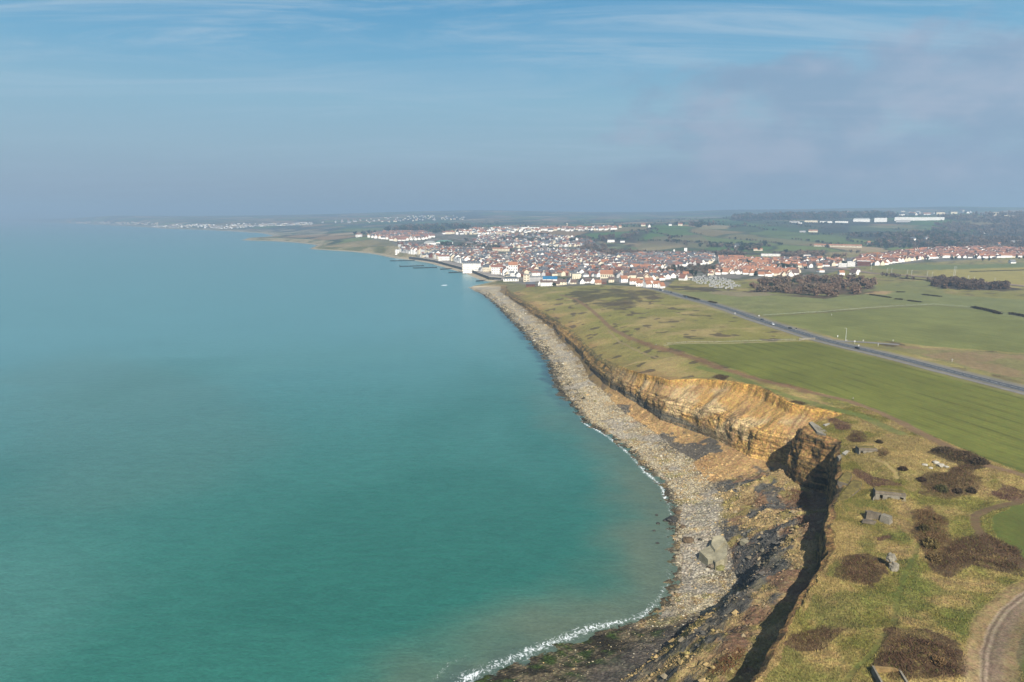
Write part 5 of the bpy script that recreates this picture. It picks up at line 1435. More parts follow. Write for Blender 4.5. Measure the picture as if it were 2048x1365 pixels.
def house_meshes(shape, wall, roof):
    key = (shape, wall, roof)
    if key in _hm: return _hm[key]
    L, D, H, R, hip, nch, nr = SHAPES[shape]
    x, y = L / 2, D / 2
    w = MB()
    e = .45
    r = MB()
    if hip == 0:
        w.add([(-x, -y, -2), (x, -y, -2), (x, y, -2), (-x, y, -2), (-x, -y, H), (x, -y, H), (x, y, H), (-x, y, H), (-x, 0, H + R), (x, 0, H + R)],
              [(0, 1, 5, 4), (2, 3, 7, 6), (1, 2, 6, 9, 5), (3, 0, 4, 8, 7), (3, 2, 1, 0)])
        k = R / y; yo = y + e; zo = H - e * k
        for s_ in (-1, 1):
            r.add([(-x - .3, s_ * yo, zo + .06), (x + .3, s_ * yo, zo + .06), (x + .3, 0, H + R + .06), (-x - .3, 0, H + R + .06), (-x - .3, s_ * yo, zo + .3), (x + .3, s_ * yo, zo + .3), (x + .3, 0, H + R + .3), (-x - .3, 0, H + R + .3)],
                  [(0, 1, 2, 3), (7, 6, 5, 4), (0, 4, 5, 1), (3, 2, 6, 7), (0, 3, 7, 4), (1, 5, 6, 2)] if s_ > 0 else [(3, 2, 1, 0), (4, 5, 6, 7), (1, 5, 4, 0), (7, 6, 2, 3), (4, 7, 3, 0), (2, 6, 5, 1)])
    elif hip == 3:   # gable to the front
        w.add([(-x, -y, -2), (x, -y, -2), (x, y, -2), (-x, y, -2), (-x, -y, H), (x, -y, H), (x, y, H), (-x, y, H), (0, -y, H + R), (0, y, H + R)],
              [(0, 1, 5, 8, 4), (2, 3, 7, 9, 6), (1, 2, 6, 5), (3, 0, 4, 7), (3, 2, 1, 0)])
        k = R / x; xo = x + e; zo = H - e * k
        for s_ in (-1, 1):
            r.add([(s_ * xo, -y - .3, zo + .06), (s_ * xo, y + .3, zo + .06), (0, y + .3, H + R + .06), (0, -y - .3, H + R + .06), (s_ * xo, -y - .3, zo + .3), (s_ * xo, y + .3, zo + .3), (0, y + .3, H + R + .3), (0, -y - .3, H + R + .3)],
                  [(3, 2, 1, 0), (4, 5, 6, 7), (1, 5, 4, 0), (7, 6, 2, 3), (4, 7, 3, 0), (2, 6, 5, 1)] if s_ > 0 else [(0, 1, 2, 3), (7, 6, 5, 4), (0, 4, 5, 1), (3, 2, 6, 7), (0, 3, 7, 4), (1, 5, 6, 2)])
    else:
        w.add([(-x, -y, -2), (x, -y, -2), (x, y, -2), (-x, y, -2), (-x, -y, H), (x, -y, H), (x, y, H), (-x, y, H)], [(0, 1, 5, 4), (1, 2, 6, 5), (2, 3, 7, 6), (3, 0, 4, 7), (3, 2, 1, 0), (4, 5, 6, 7)])
        if hip == 1:
            q = x - y * .9
            r.add([(-x - e, -y - e, H + .02), (x + e, -y - e, H + .02), (x + e, y + e, H + .02), (-x - e, y + e, H + .02), (-q, 0, H + R), (q, 0, H + R)], [(0, 1, 5, 4), (1, 2, 5), (2, 3, 4, 5), (3, 0, 4), (3, 2, 1, 0)])
        else:
            r.box((0, 0, H + .28), (L + .3, D + .3, .5)); r.box((-x * .4, 0, H + 1.0), (3, 3.4, 1.2))
    cpos = []
    for k in range(nch):
        cx = (-x + .7) if k == 0 else (x - .7) if k == 1 else 0
        cpos.append((0.0, y - .8, H + R + .4) if hip == 3 else (cx, 0, H + R * (1 if hip == 0 else .8) + .4))
    ch = MB().box((0, 0, 0), (.8, 1.0, 1.8 if hip != 1 else 2.4))
    win = []
    rows = [1.6 + 2.7 * k for k in range(nr)]
    nwin = max(2, int(L / 4.2))
    for z in rows:
        if z > H - .6: continue
        for i in range(nwin):
            win.append((-x + L * (i + .5) / nwin, -y - .03, z))
    wm = MB().box((0, 0, 0), (1.15, .1, 1.35)).mesh('window', M_GLASS)
    _hm[key] = (w.mesh('wall', M_WALLS[wall]), r.mesh('roof', M_ROOFS[roof]), ch.mesh('chimney', M_WALLS['brick' if wall != 'brick' else 'white']) if nch else None, cpos, wm, win[:8])
    return _hm[key]

def house(x, y, rz, shape, wall, roof, sc=1.0, windows=True, chim=True):
    w, r, c, cpos, wm, win = house_meshes(shape, wall, roof)
    t = empty('house', (x, y, hmap(x, y)), rz, sc)
    put(w, 'wall', t); ro = put(r, 'roof', t)
    if c is not None and chim:
        for q in cpos: put(c, 'chimney', ro, q)
    if windows:
        for p in win: put(wm, 'window', t, p)
    return t

TAKEN = []           # (x, y, radius) already built on
def free(x, y, r): return all((x - a) ** 2 + (y - b) ** 2 > (r + c) ** 2 for a, b, c in TAKEN)

# -------- buildings one can tell apart
def big(name, u, v, wpx, hpx, depth, label, cat, wall, roof, kind='flat', rz=None, windows=None, rise=None, z_up=0.0, wins=(0, 0)):
    """a large building from its width and height in the photograph at its real distance"""
    x, y, z = ground(u, v); D = math.hypot(math.hypot(x, y), CAM_H - z)
    ct = y / math.hypot(x, y)
    W, H = wpx * D * ct * ct / FPX, hpx * D * ct / FPX
    rz = -math.atan2(x, y) if rz is None else rz
    t = empty(name, (x, y, z + z_up), rz); tag(t, label, cat)
    TAKEN.append((x, y, max(W, depth) * .55))
    w = MB(); w.box((0, depth / 2, H / 2 - 1.5), (W, depth, H + 3)); w.build('wall', wall, t)
    r = MB(); R = rise if rise is not None else 5
    if kind == 'flat':
        r.box((0, depth / 2, H + .25), (W + .6, depth + .6, .5))
    elif kind == 'gable':
        p = [(-W / 2 - .5, -.6), (W / 2 + .5, -.6), (W / 2 + .5, depth + .6), (-W / 2 - .5, depth + .6)]
        r.add([(a, b, H + .02) for a, b in p] + [(-W / 2 - .5, depth / 2, H + R), (W / 2 + .5, depth / 2, H + R)], [(0, 1, 5, 4), (2, 3, 4, 5), (1, 2, 5), (3, 0, 4), (3, 2, 1, 0)])
    elif kind == 'mansard':
        r.prism([(-W / 2 - .4, -.4), (W / 2 + .4, -.4), (W / 2 + .4, depth + .4), (-W / 2 - .4, depth + .4)], H + .02, H + R, inset=.10)
    elif kind == 'barrel':
        n = 12; pts = [(-W / 2 + W * (1 - cos(pi * i / n)) / 2, H + R * sin(pi * i / n)) for i in range(n + 1)]
        v_ = [(a, -.3, b) for a, b in pts] + [(a, depth + .3, b) for a, b in pts]
        r.add(v_, [(i, i + 1, n + 2 + i, n + 1 + i) for i in range(n)] + [tuple(range(n + 1))[::-1], tuple(range(n + 1, 2 * n + 2)), (0, n + 1, 2 * n + 1, n)])
    r.build('roof', roof, t)
    nx, nz = wins
    if nx:
        me = MB().box((0, 0, 0), (W / nx * .42, .12, H / nz * .5)).mesh('window', M_GLASS)
        for i in range(nx):
            for k in range(nz): put(me, 'window', t, (-W / 2 + W * (i + .5) / nx, -.05, H * (k + .55) / nz))
    return t, W, H

Wm, Rm = M_WALLS, M_ROOFS
t, W, H = big('hotel', 944, 544.5, 36, 17, 16, 'large white five storey hotel with grey mansard roof on the seafront', 'hotel', Wm['white'], Rm['slate'], 'mansard', None, rise=5, wins=(14, 5))
for i in range(8): put(MB().box((0, 0, 0), (2.2, 1.6, 2.4)).mesh('dormer', Wm['white']), 'dormer', t, (-W / 2 + W * (i + .5) / 8, .9, H + 2.2))
big('apartment_building', 928, 541, 7, 15, 14, 'narrow yellowish apartment house against the side of the white hotel', 'apartments', Wm['cream'], Rm['slate'], 'mansard', rise=4, wins=(3, 5))
big('apartment_building', 972, 545, 13, 10, 14, 'slate roofed house block adjoining the other side of the hotel', 'apartments', Wm['cream'], Rm['slate'], 'mansard', rise=5, wins=(5, 3))
big('apartment_building', 888, 522, 22, 9, 14, 'long white apartment block on the seafront before the headland end', 'apartments', Wm['white'], Rm['red'], 'gable', rise=4, wins=(9, 3))
big('seafront_house', 1026, 553, 18, 22, 16, 'tall white gabled seafront house with a slanting dark window band', 'house', Wm['white'], Rm['orange'], 'gable', rise=7, wins=(4, 4))
big('seafront_house', 994, 549, 22, 14, 14, 'white seafront house row with red gables next to the tall gabled one', 'house', Wm['white'], Rm['red'], 'gable', rise=5, wins=(6, 3))
big('school', 1053, 564, 12, 14, 14, 'cream block with blank end wall at the edge of the town', 'school', Wm['cream'], Rm['grey'], 'flat', wins=(2, 3))
big('school', 1074, 563, 30, 9, 14, 'long low grey school wing beside the cream block', 'school', Wm['grey'], Rm['grey'], 'flat', wins=(12, 2))
big('sailing_club', 1022, 563, 30, 5, 18, 'low white seaside club with dark curved roofs behind the dunes', 'club house', Wm['white'], Rm['slate'], 'barrel', rise=3.5, wins=(6, 1))
big('sports_hall', 1100, 563, 28, 4, 22, 'hall with a bright blue metal roof near the gabled white houses', 'hall', Wm['white'], mat('blue_sheet_roof', alb(60, 140, 190), .6, .08, .2), 'gable', rise=5)
big('brick_villa', 1061, 574, 18, 5, 9, 'dark red brick villa alone on the dune grass', 'villa', Wm['brick'], Rm['slate'], 'gable', rise=4.5, wins=(5, 1))
big('market_hall', 1213, 557, 25, 8, 18, 'large hall with steep orange roof in the front rows of the town', 'hall', Wm['cream'], Rm['orange'], 'gable', rise=8, wins=(6, 1))
big('church', 1087, 512, 22, 6, 14, 'grey stone church with slate roof and square tower', 'church', Wm['grey'], Rm['slate'], 'gable', rise=7)
for u, lab in ((1083, 'square pale tower standing left of the church roof'), (1097, 'square grey tower standing right of the church roof')):
    t, W, H = big('church_tower', u, 510, 6, 12, 8, lab, 'tower', Wm['grey'], Wm['grey'], 'flat', wins=(1, 3))
t, W, H = big('water_tower', 1371, 507, 6, 10, 9, 'broad white square tower at the edge of the meadow', 'tower', Wm['white'], Wm['white'], 'flat')
big('silo', 1348, 507, 3, 7, 5, 'thin white silo left of the broad white tower', 'silo', Wm['white'], Wm['white'], 'flat')
big('silo', 1388, 508, 3, 5.5, 5, 'short white silo right of the broad white tower', 'silo', Wm['white'], Wm['white'], 'flat')
x, y, z = ground(1134, 456); k = math.hypot(x, y) / FPX
t = empty('water_tower', (x, y, z)); tag(t, 'slender mushroom water tower on the ridge above the town', 'water tower')
MB().tube([(0, 0, -2), (0, 0, 5 * k), (0, 0, 6 * k)], [1.0 * k, .9 * k, 1.0 * k], 14).build('shaft', Wm['cream'], t)
MB().tube([(0, 0, 6 * k + .1), (0, 0, 7.2 * k), (0, 0, 8.6 * k)], [1.0 * k, 1.9 * k, 1.8 * k], 16).build('tank', Wm['cream'], t)
big('sports_hall', 860, 489.5, 24, 3, 34, 'sports hall with a white arched roof on the slope behind the seafront', 'hall', Wm['white'], mat('white_sheet_roof', alb(214, 216, 212), .6, .06, .2), 'barrel', rise=8)
big('sports_hall', 889, 487.5, 34, 2.5, 34, 'sports hall with a pale green arched roof beside the white arched hall', 'hall', Wm['white'], mat('green_sheet_roof', alb(132, 180, 164), .6, .06, .2), 'barrel', rise=8)
big('warehouse', 1723, 444, 33, 5, 60, 'rounded white warehouse at the end of the row nearest the trees', 'warehouse', Wm['white'], mat('white_sheet_roof', (.6, .6, .6)), 'mansard', rise=6)
big('warehouse', 1761, 444.5, 25, 8, 60, 'square white warehouse between the rounded one and the longest one', 'warehouse', Wm['white'], Rm['grey'], 'flat')
big('warehouse', 1838, 441.5, 98, 6.5, 80, 'longest white warehouse on the plateau', 'warehouse', Wm['white'], Rm['grey'], 'flat')
big('warehouse', 1806, 445, 28, 4, 40, 'low grey annex in front of the longest white warehouse', 'warehouse', Wm['grey'], Rm['grey'], 'flat')
big('factory', 1984, 432.5, 26, 7, 60, 'tall cream factory block on the skyline plateau', 'factory', Wm['cream'], Wm['cream'], 'flat')
big('factory', 2012, 436, 40, 5, 60, 'lower long cream factory wing on the skyline plateau', 'factory', Wm['cream'], Wm['cream'], 'flat')
t, W, H = big('factory', 2060, 437, 70, 5.5, 60, 'long grey factory shed with two red doors', 'factory', Wm['grey'], Rm['grey'], 'flat')
for q in (-.34, -.16): MB().box((W * q, -.1, H * .3), (9, .3, H * .6)).build('door', mat('red_door', alb(190, 50, 80), .6, .1), t)
for u, v, w, h, c, lab in ((1589, 446, 20, 3, 'grey', 'grey shed at the left end of the business park'), (1622, 445, 26, 3.5, 'cream', 'pinkish long shed in the business park'), (1652, 446, 24, 3, 'white', 'white low shed in the middle of the business park'),
                           (1683, 446, 26, 3, 'white', 'white flat shed just before the rounded warehouse'), (1600, 448, 8, 2.5, 'white', 'small white shed in front of the grey shed')):
    big('industrial_shed', u, v, w, h, 40, lab, 'shed', Wm[c], Rm['grey'], 'flat')
big('terrace', 1675, 494.5, 95, 3.2, 12, 'very long red roofed terrace below the fields', 'terrace', Wm['cream'], Rm['orange'], 'gable', rise=4.2, wins=(34, 1))
big('farm_barn', 1222, 485, 14, 4.5, 18, 'white barn standing alone on the meadow slope', 'barn', Wm['white'], Rm['grey'], 'gable', rise=3)
big('farm_barn', 1245, 485.5, 9, 3.2, 14, 'smaller white barn beside the barn on the meadow slope', 'barn', Wm['white'], Rm['grey'], 'gable', rise=3)
big('farm_house', 1626, 465, 18, 3, 12, 'red roofed farmhouse alone among the fields', 'farm', Wm['cream'], Rm['orange'], 'gable', rise=5)
big('farm_barn', 1605, 465, 12, 2.5, 14, 'grey barn beside the lone red roofed farmhouse', 'barn', Wm['grey'], Rm['grey'], 'gable', rise=3)
big('manor_house', 1475, 498, 12, 6, 14, 'white manor house with pointed roofs among bare trees', 'manor', Wm['white'], Rm['slate'], 'mansard', rise=7, wins=(5, 2))
big('farm_house', 1516, 502, 18, 3, 10, 'red roofed outbuilding near the white manor house', 'farm', Wm['cream'], Rm['orange'], 'gable', rise=4)
big('apartment_building', 1685, 535, 16, 7, 14, 'white flat roofed apartment block nearer the fields', 'apartments', Wm['white'], Wm['white'], 'flat', wins=(7, 3))
big('apartment_building', 1702, 534, 16, 9, 14, 'taller white flat roofed apartment block beside the nearer one', 'apartments', Wm['white'], Wm['white'], 'flat', wins=(7, 4))
big('apartment_building', 1727, 532, 26, 9, 14, 'apartment block under construction with raw brick walls', 'apartments', Wm['brick'], Wm['white'], 'flat', wins=(9, 3))
big('apartment_building', 1614, 517, 14, 6, 14, 'white block among the trees behind the right hand houses', 'apartments', Wm['white'], Wm['white'], 'flat')
big('school', 1541, 513, 38, 5, 14, 'long white school building behind the red roofed estate', 'school', Wm['white'], Rm['grey'], 'flat', wins=(14, 2))
big('hospital', 2024, 488, 11, 6, 16, 'pale multi storey block among the trees at the far right', 'apartments', Wm['grey'], Wm['grey'], 'flat', wins=(4, 4))
big('supermarket', 1060, 458.5, 42, 3.5, 60, 'long white flat building on the ridge above the town', 'store', Wm['white'], mat('white_sheet_roof', (.6, .6, .6)), 'flat')
big('boarding_house', 1005, 468, 26, 3, 12, 'pale long building with red roof in the upper town', 'house', Wm['cream'], Rm['orange'], 'gable', rise=4, wins=(9, 1))
big('boarding_house', 968, 489, 20, 5, 12, 'grey long house with slate roof beside the park trees', 'house', Wm['white'], Rm['slate'], 'mansard', rise=5, wins=(8, 2))
big('boarding_house', 1002, 503, 34, 5, 12, 'long cream house row with orange roof in the middle of the town', 'house', Wm['cream'], Rm['orange'], 'gable', rise=4, wins=(12, 2))
big('clinic', 718, 474.5, 13, 5, 14, 'large white building with red roof at the top of the headland', 'house', Wm['white'], Rm['red'], 'gable', rise=4, wins=(5, 3))
big('villa', 795, 508.5, 9, 9, 12, 'white seafront villa at the far end of the promenade', 'villa', Wm['white'], Rm['slate'], 'flat', wins=(3, 4))
# the construction crane
x, y, z = ground(1752, 531); k = math.hypot(x, y) / FPX
t = empty('tower_crane', (x, y, z)); tag(t, 'orange tower crane over the raw brick apartment block', 'crane')
M_CR = mat('orange_crane_paint', alb(214, 140, 60), .6, .1)
hh = 21 * k
MB().box((0, 0, hh / 2), (1.3, 1.3, hh)).build('mast', M_CR, t)
MB().box((-8, 0, hh + .6), (34, 1.0, 1.1)).build('jib', M_CR, t)
MB().box((7, 0, hh - .6), (3, 1.6, 1.8)).build('counterweight', M_CONC, t); MB().box((0, -.2, hh + 2.2), (1.0, 1.0, 2.4), 0, 0, .3).build('apex', M_CR, t)

# -------- houses: first a hand-set front, then street by street
HOUSES = []          # (x, y, rz, shape, wall, roof, scale, district)
def px_house(u, v, shape, wall, roof, dist_name, rz=None, sc=1.0):
    x, y, z = ground(u, v)
    rz = (-math.atan2(x, y) + random.uniform(-.25, .25)) if rz is None else rz
    HOUSES.append((x, y, rz, shape, wall, roof, sc, dist_name)); TAKEN.append((x, y, SHAPES[shape][0] * .5 * sc))
for a in ((1247, 565, 'house', 'white', 'orange', .15, 1.25), (1269, 569, 'semi', 'white', 'orange', -.2, 1.1), (1296, 568, 'semi', 'white', 'orange', .3, 1.1), (1280, 573, 'house', 'white', 'orange', -.5, 1.05),
          (1295, 575, 'house', 'white', 'orange', .4, 1.0), (1313, 575, 'house', 'white', 'orange', -.3, 1.05), (1322, 576.5, 'gable', 'white', 'orange', -.9, .9)):
    px_house(a[0], a[1], a[2], a[3], a[4], 'at the main road bend', a[5], a[6])
for a in ((1139, 567, 'gable', 'white', 'slate', .3), (1147, 568, 'cottage', 'cream', 'brown', -.2), (1163, 568, 'gable', 'white', 'slate', .15), (1175, 566, 'cottage', 'white', 'brown', .1), (1186, 567, 'gable', 'white', 'brown', -.1),
          (1082, 571, 'gable', 'white', 'brown', -.2), (1093, 572, 'terrace', 'white', 'brown', .05), (1113, 571, 'cottage', 'cream', 'brown', 0), (1124, 570, 'semi', 'cream', 'brown', .1),
          (1152, 558, 'block', 'cream', 'grey', .1), (1196, 569, 'cottage', 'cream', 'orange', 0), (1206, 568, 'cottage', 'brick', 'brown', 0), (1222, 565, 'house', 'cream', 'brown', 0)):
    px_house(a[0], a[1], a[2], a[3], a[4], 'along the heath edge', a[5])
for a in ((1366, 561, 'gable', 'white', 'red', .7, 1.1), (1378, 556, 'cottage', 'cream', 'brown', .5, 1.0), (1641, 545, 'hipped', 'white', 'orange', .2, 1), (1682, 551, 'house', 'white', 'orange', 0, 1), (1708, 550, 'gable', 'white', 'brown', .5, 1.15),
          (1713, 545, 'house', 'white', 'brown', .2, 1), (1628, 528, 'gable', 'white', 'orange', .9, 1.2), (1540, 529, 'gable', 'cream', 'red', .5, 1.3), (1505, 527, 'terrace', 'cream', 'orange', .1, 1.2), (2024, 527, 'cottage', 'white', 'grey', 0, 1.1), (1998, 492, 'house', 'white', 'orange', 0, 1.2),
          (1970, 468, 'terrace', 'white', 'grey', 0, 1.2), (1902, 460, 'terrace', 'white', 'grey', 0, 1.2), (1812, 476, 'house', 'white', 'grey', 0, 1.3), (1825, 481, 'semi', 'white', 'slate', 0, 1.3), (1852, 483, 'villa', 'white', 'grey', 0, 1.2), (1737, 489, 'house', 'white', 'orange', 0, 1.2), (1775, 487, 'house', 'cream', 'orange', 0, 1.1),
          (1286, 453, 'semi', 'cream', 'red', 0, 1.6), (1298, 455, 'gable', 'white', 'red', 0, 1.5), (1340, 452, 'house', 'white', 'slate', 0, 1.5), (1360, 452, 'semi', 'cream', 'red', 0, 1.5), (1240, 456, 'house', 'cream', 'orange', 0, 1.5)):
    px_house(a[0], a[1], a[2], a[3], a[4], 'standing apart', a[5], a[6])

def district(name, px, street, lot, ang, shapes, walls, roofs, fill=.9, sc=(.9, 1.1), jit=1.5):
    poly = gxy(px); lo, hi = poly.min(0), poly.max(0); c = poly.mean(0); R = np.hypot(*(hi - lo)) / 2
    a = radians(ang); n = 0
    for p in np.arange(-R, R, street):
        for row in (0, 1):
            for q in np.arange(-R, R, lot):
                lx, ly = q + random.uniform(-jit, jit), p + row * street * .42 + random.uniform(-jit, jit)
                x, y = c[0] + lx * cos(a) - ly * sin(a), c[1] + lx * sin(a) + ly * cos(a)
                if not inside(poly, np.array([x]), np.array([y]))[0] or random.random() > fill: continue
                sh = random.choice(shapes); s_ = random.uniform(*sc)
                if not free(x, y, SHAPES[sh][1] * .38 * s_): continue
                TAKEN.append((x, y, SHAPES[sh][1] * .38 * s_))
                turn = random.choice((0, 0, pi / 2, -pi / 2)) + random.uniform(-.15, .15)
                HOUSES.append((x, y, a + turn, sh, random.choice(walls), random.choice(roofs), s_, name)); n += 1
    return n
W1, W2 = ['white', 'white', 'cream', 'grey', 'cream', 'brick'], ['white', 'white', 'white', 'cream']
R1, R2 = ['red', 'orange', 'brown', 'slate', 'slate', 'red', 'grey', 'brown', 'grey', 'slate'], ['orange', 'orange', 'red', 'orange', 'brown']
# seafront villas, gables to the sea
sl = [(v_, s_) for v_, s_ in zip(ys, xS) if 1480 < v_ < 2260]
yk = 1480.0
while yk < 2260:
    xk = float(np.interp(yk, ys, xS)) + 62 + random.uniform(-2, 2); sl_ = float(np.interp(yk + 10, ys, xS) - np.interp(yk - 10, ys, xS)) / 20
    rz = math.atan2(1, sl_) + pi
    if free(xk, yk, 5):
        sh = random.choice(['villa', 'villa', 'block', 'house', 'gable', 'villa'])
        HOUSES.append((xk, yk, rz - pi, sh, random.choice(W2), random.choice(['red', 'slate', 'orange', 'slate']), random.uniform(1.15, 1.5), 'on the seafront')); TAKEN.append((xk, yk, 5))
    yk += random.uniform(8, 15)
district('in the town front', [(1010, 560), (1060, 552), (1140, 552), (1240, 556), (1240, 540), (1120, 536), (1020, 540)], 26, 11.5, 18, ['house', 'villa', 'semi', 'house', 'hipped', 'terrace', 'gable'], W1, R1, .93)
district('behind the hotel', [(960, 545), (1020, 541), (1120, 537), (1120, 522), (1000, 518), (930, 528)], 26, 11.5, 30, ['house', 'villa', 'villa', 'semi', 'terrace', 'block'], W1, R1, .93, (.95, 1.15))
district('by the church', [(1120, 537), (1240, 538), (1235, 520), (1190, 508), (1060, 500), (1000, 517), (1120, 522)], 27, 12, 12, ['house', 'villa', 'semi', 'terrace', 'block', 'house'], W1, R1, .9, (.95, 1.2))
district('between orange hall and caravans', [(1240, 556), (1330, 562), (1372, 552), (1300, 540), (1240, 538)], 30, 13, -10, ['hipped', 'house', 'cottage', 'semi'], W1, ['orange', 'brown', 'red', 'brown', 'slate'], .85)
district('below the white tower', [(1240, 538), (1310, 540), (1420, 528), (1430, 512), (1330, 508), (1235, 512)], 27, 12, 5, ['house', 'hipped', 'gable', 'semi', 'house'], W2 + ['grey'], R1, .92, (.95, 1.2))
district('in the red roofed estate', [(1415, 552), (1440, 530), (1430, 514), (1520, 520), (1530, 536), (1600, 546), (1590, 554), (1520, 553), (1460, 548)], 30, 13.5, -16, ['house', 'hipped', 'semi', 'cottage', 'gable'], W2, R2, .9)
district('near the railway', [(1530, 534), (1520, 520), (1600, 518), (1690, 522), (1700, 528), (1640, 536), (1580, 536)], 30, 13, 8, ['hipped', 'house', 'cottage', 'semi'], W2 + ['grey'], R2 + ['brown', 'slate'], .6)
district('in the village estate', [(1705, 527), (1720, 516), (1830, 502), (1960, 497), (2080, 502), (2080, 514), (1960, 517), (1880, 516), (1800, 525), (1760, 532)], 31, 14, -6, ['hipped', 'house', 'cottage', 'semi', 'gable'], W2, ['orange', 'orange', 'red', 'red', 'brown'], .95, (1.0, 1.25))
district('on the seafront slope', [(800, 505), (840, 514), (930, 526), (1000, 515), (960, 500), (900, 500), (850, 495), (800, 492)], 28, 12.5, 35, ['house', 'villa', 'semi', 'house', 'block'], W1, R1, .85, (1, 1.25))
district('on the headland estate', [(735, 476), (790, 483), (850, 480), (870, 474), (850, 467), (760, 466)], 40, 17, 10, ['semi', 'gable', 'house', 'gable'], ['white', 'white', 'cream'], ['brown', 'slate', 'red', 'orange'], .9, (1.2, 1.5))
district('in the upper town', [(930, 492), (1010, 497), (1100, 494), (1190, 492), (1170, 480), (1080, 470), (960, 474)], 40, 17, 20, ['house', 'semi', 'villa', 'terrace', 'hipped'], W1, R1, .78, (1.0, 1.35))
district('on the ridge', [(880, 469), (960, 470), (1100, 464), (1230, 460), (1230, 455), (1100, 457), (940, 460)], 60, 22, 6, ['semi', 'terrace', 'house', 'hipped'], W2, R2 + ['brown', 'red', 'grey', 'slate'], .5, (1.2, 1.7))
district('in the far dune village', [(460, 458), (500, 455), (625, 450.5), (625, 446), (520, 448), (430, 452)], 90, 30, 10, ['semi', 'terrace', 'house', 'hipped'], ['cream', 'grey', 'white'], ['red', 'brown', 'slate'], .55, (1.1, 1.5))
district('in the far shore village', [(298, 454), (345, 456), (400, 456.5), (460, 458), (430, 451), (330, 452.5)], 100, 34, 10, ['semi', 'block', 'house'], ['white', 'cream', 'grey'], ['red', 'slate', 'brown'], .5, (1.2, 1.6))
district('in the farthest village', [(132, 446.6), (200, 448), (320, 450), (320, 446), (200, 444.5), (140, 445)], 170, 44, 10, ['terrace', 'hipped', 'semi'], ['cream', 'grey'], ['orange', 'red'], .5, (1.2, 1.8))
district('in the hills', [(640, 449), (760, 446), (930, 440), (930, 432), (840, 432), (640, 445)], 240, 60, 14, ['terrace', 'semi', 'house'], ['grey', 'cream'], ['red', 'slate'], .22, (1.2, 1.8))
district('in the hills', [(1560, 430), (1800, 424), (1960, 424), (1960, 430), (1700, 432)], 320, 90, 0, ['terrace', 'semi'], ['white', 'cream'], ['orange', 'slate'], .35, (1.6, 2.6))

HOUSES.sort(key=lambda h: math.hypot(h[0], h[1]) / h[6] ** .5 / (1.25 if h[3] in ('villa', 'block', 'terrace') else 1))
NEAR_H, FAR_H = HOUSES[:298], HOUSES[298:]
SH_W = {'cottage': 'low', 'house': 'two storey', 'hipped': 'hip roofed', 'semi': 'long', 'villa': 'tall narrow', 'terrace': 'very long', 'block': 'flat roofed', 'gable': 'steep gabled'}
ORD = ['leftmost', 'second from left', 'third from left', 'fourth from left', 'fifth from left', 'sixth from left', 'seventh from left', 'eighth from left', 'ninth from left', 'tenth from left', 'eleventh from left', 'twelfth from left']
def ordinal(i, n):
    if n == 1: return None
    if i == n - 1: return 'rightmost'
    if n - 1 - i < i and n - 1 - i <= 6: return ['rightmost', 'second from right', 'third from right', 'fourth from right', 'fifth from right', 'sixth from right', 'seventh from right'][n - 1 - i]
    return ORD[i] if i < len(ORD) else None
classes = {}
for i, h in enumerate(NEAR_H):
    classes.setdefault((SH_W[h[3]], h[4], h[5], h[7]), []).append(i)
hlabel = {}
for (sh, wl, rf, dn), ids in classes.items():
    ids.sort(key=lambda i: NEAR_H[i][0] / NEAR_H[i][1])
    for k, i in enumerate(ids):
        o = ordinal(k, len(ids)); what = f'{sh} {wl} house' + (f' with {rf} roof' if sh not in ('flat roofed',) else '')
        hlabel[i] = f'{what} {dn}' if o is None else f'{o} {what} {dn}'
for i, h in enumerate(NEAR_H):
    t = house(h[0], h[1], h[2], h[3], h[4], h[5], h[6], windows=i < 110)
    tag(t, hlabel[i], 'house', 'houses ' + h[7])

def far_houses(items):
    mats = list(M_WALLS.values()) + list(M_ROOFS.values()); wi = list(M_WALLS); ri = list(M_ROOFS)
    mb = MB()
    for x, y, rz, sh, wl, rf, sc, dn in items:
        w, r, c, _, _, _ = house_meshes(sh, wl, rf); z = hmap(x, y); ca, sa = cos(rz) * sc, sin(rz) * sc
        for me, k in ((w, wi.index(wl)), (r, len(wi) + ri.index(rf))):
            v = np.empty(len(me.vertices) * 3); me.vertices.foreach_get('co', v); v = v.reshape(-1, 3)
            P = np.stack([v[:, 0] * ca - v[:, 1] * sa + x, v[:, 0] * sa + v[:, 1] * ca + y, v[:, 2] * sc + z], -1)
            mb.add(P, [tuple(p.vertices) for p in me.polygons], k)
    tag(mb.build('distant_houses', mats), 'crowded far houses of the town, the ridge and the villages up the coast', 'houses', None, 'stuff')
far_houses(FAR_H)
print('houses', len(HOUSES), 'far', len(FAR_H))

# -------- sea wall, promenade, groynes
def shore_line(y0, y1, off, n=60):
    yy = np.linspace(y0, y1, n); return np.stack([np.interp(yy, ys, xS) + off, yy], -1)
L = shore_line(1452, 2190, 14.0, 90)
mb = MB()
for (xa, ya), (xb2, yb2) in zip(L[:-1], L[1:]):
    z1 = 8.6; a = math.atan2(yb2 - ya, xb2 - xa); l = math.hypot(xb2 - xa, yb2 - ya)
    mb.box(((xa + xb2) / 2, (ya + yb2) / 2, 4.4), (l, 1.6, 9.0), a)
t = empty('sea_wall', (0, 0, 0)); tag(t, 'dark stepped sea wall below the promenade and the hotel', 'sea wall')
mb.build('wall_face', mat('dark_concrete', alb(84, 88, 92), .85, .2, .1), t)  # one even dark grey over the whole wall face
mb = MB()
for (xa, ya), (xb2, yb2) in zip(L[:-1], L[1:]):
    a = math.atan2(yb2 - ya, xb2 - xa); l = math.hypot(xb2 - xa, yb2 - ya); mb.box(((xa + xb2) / 2 + .3, (ya + yb2) / 2, 9.25), (l, .5, .7), a)
mb.build('parapet', Wm['cream'], t)
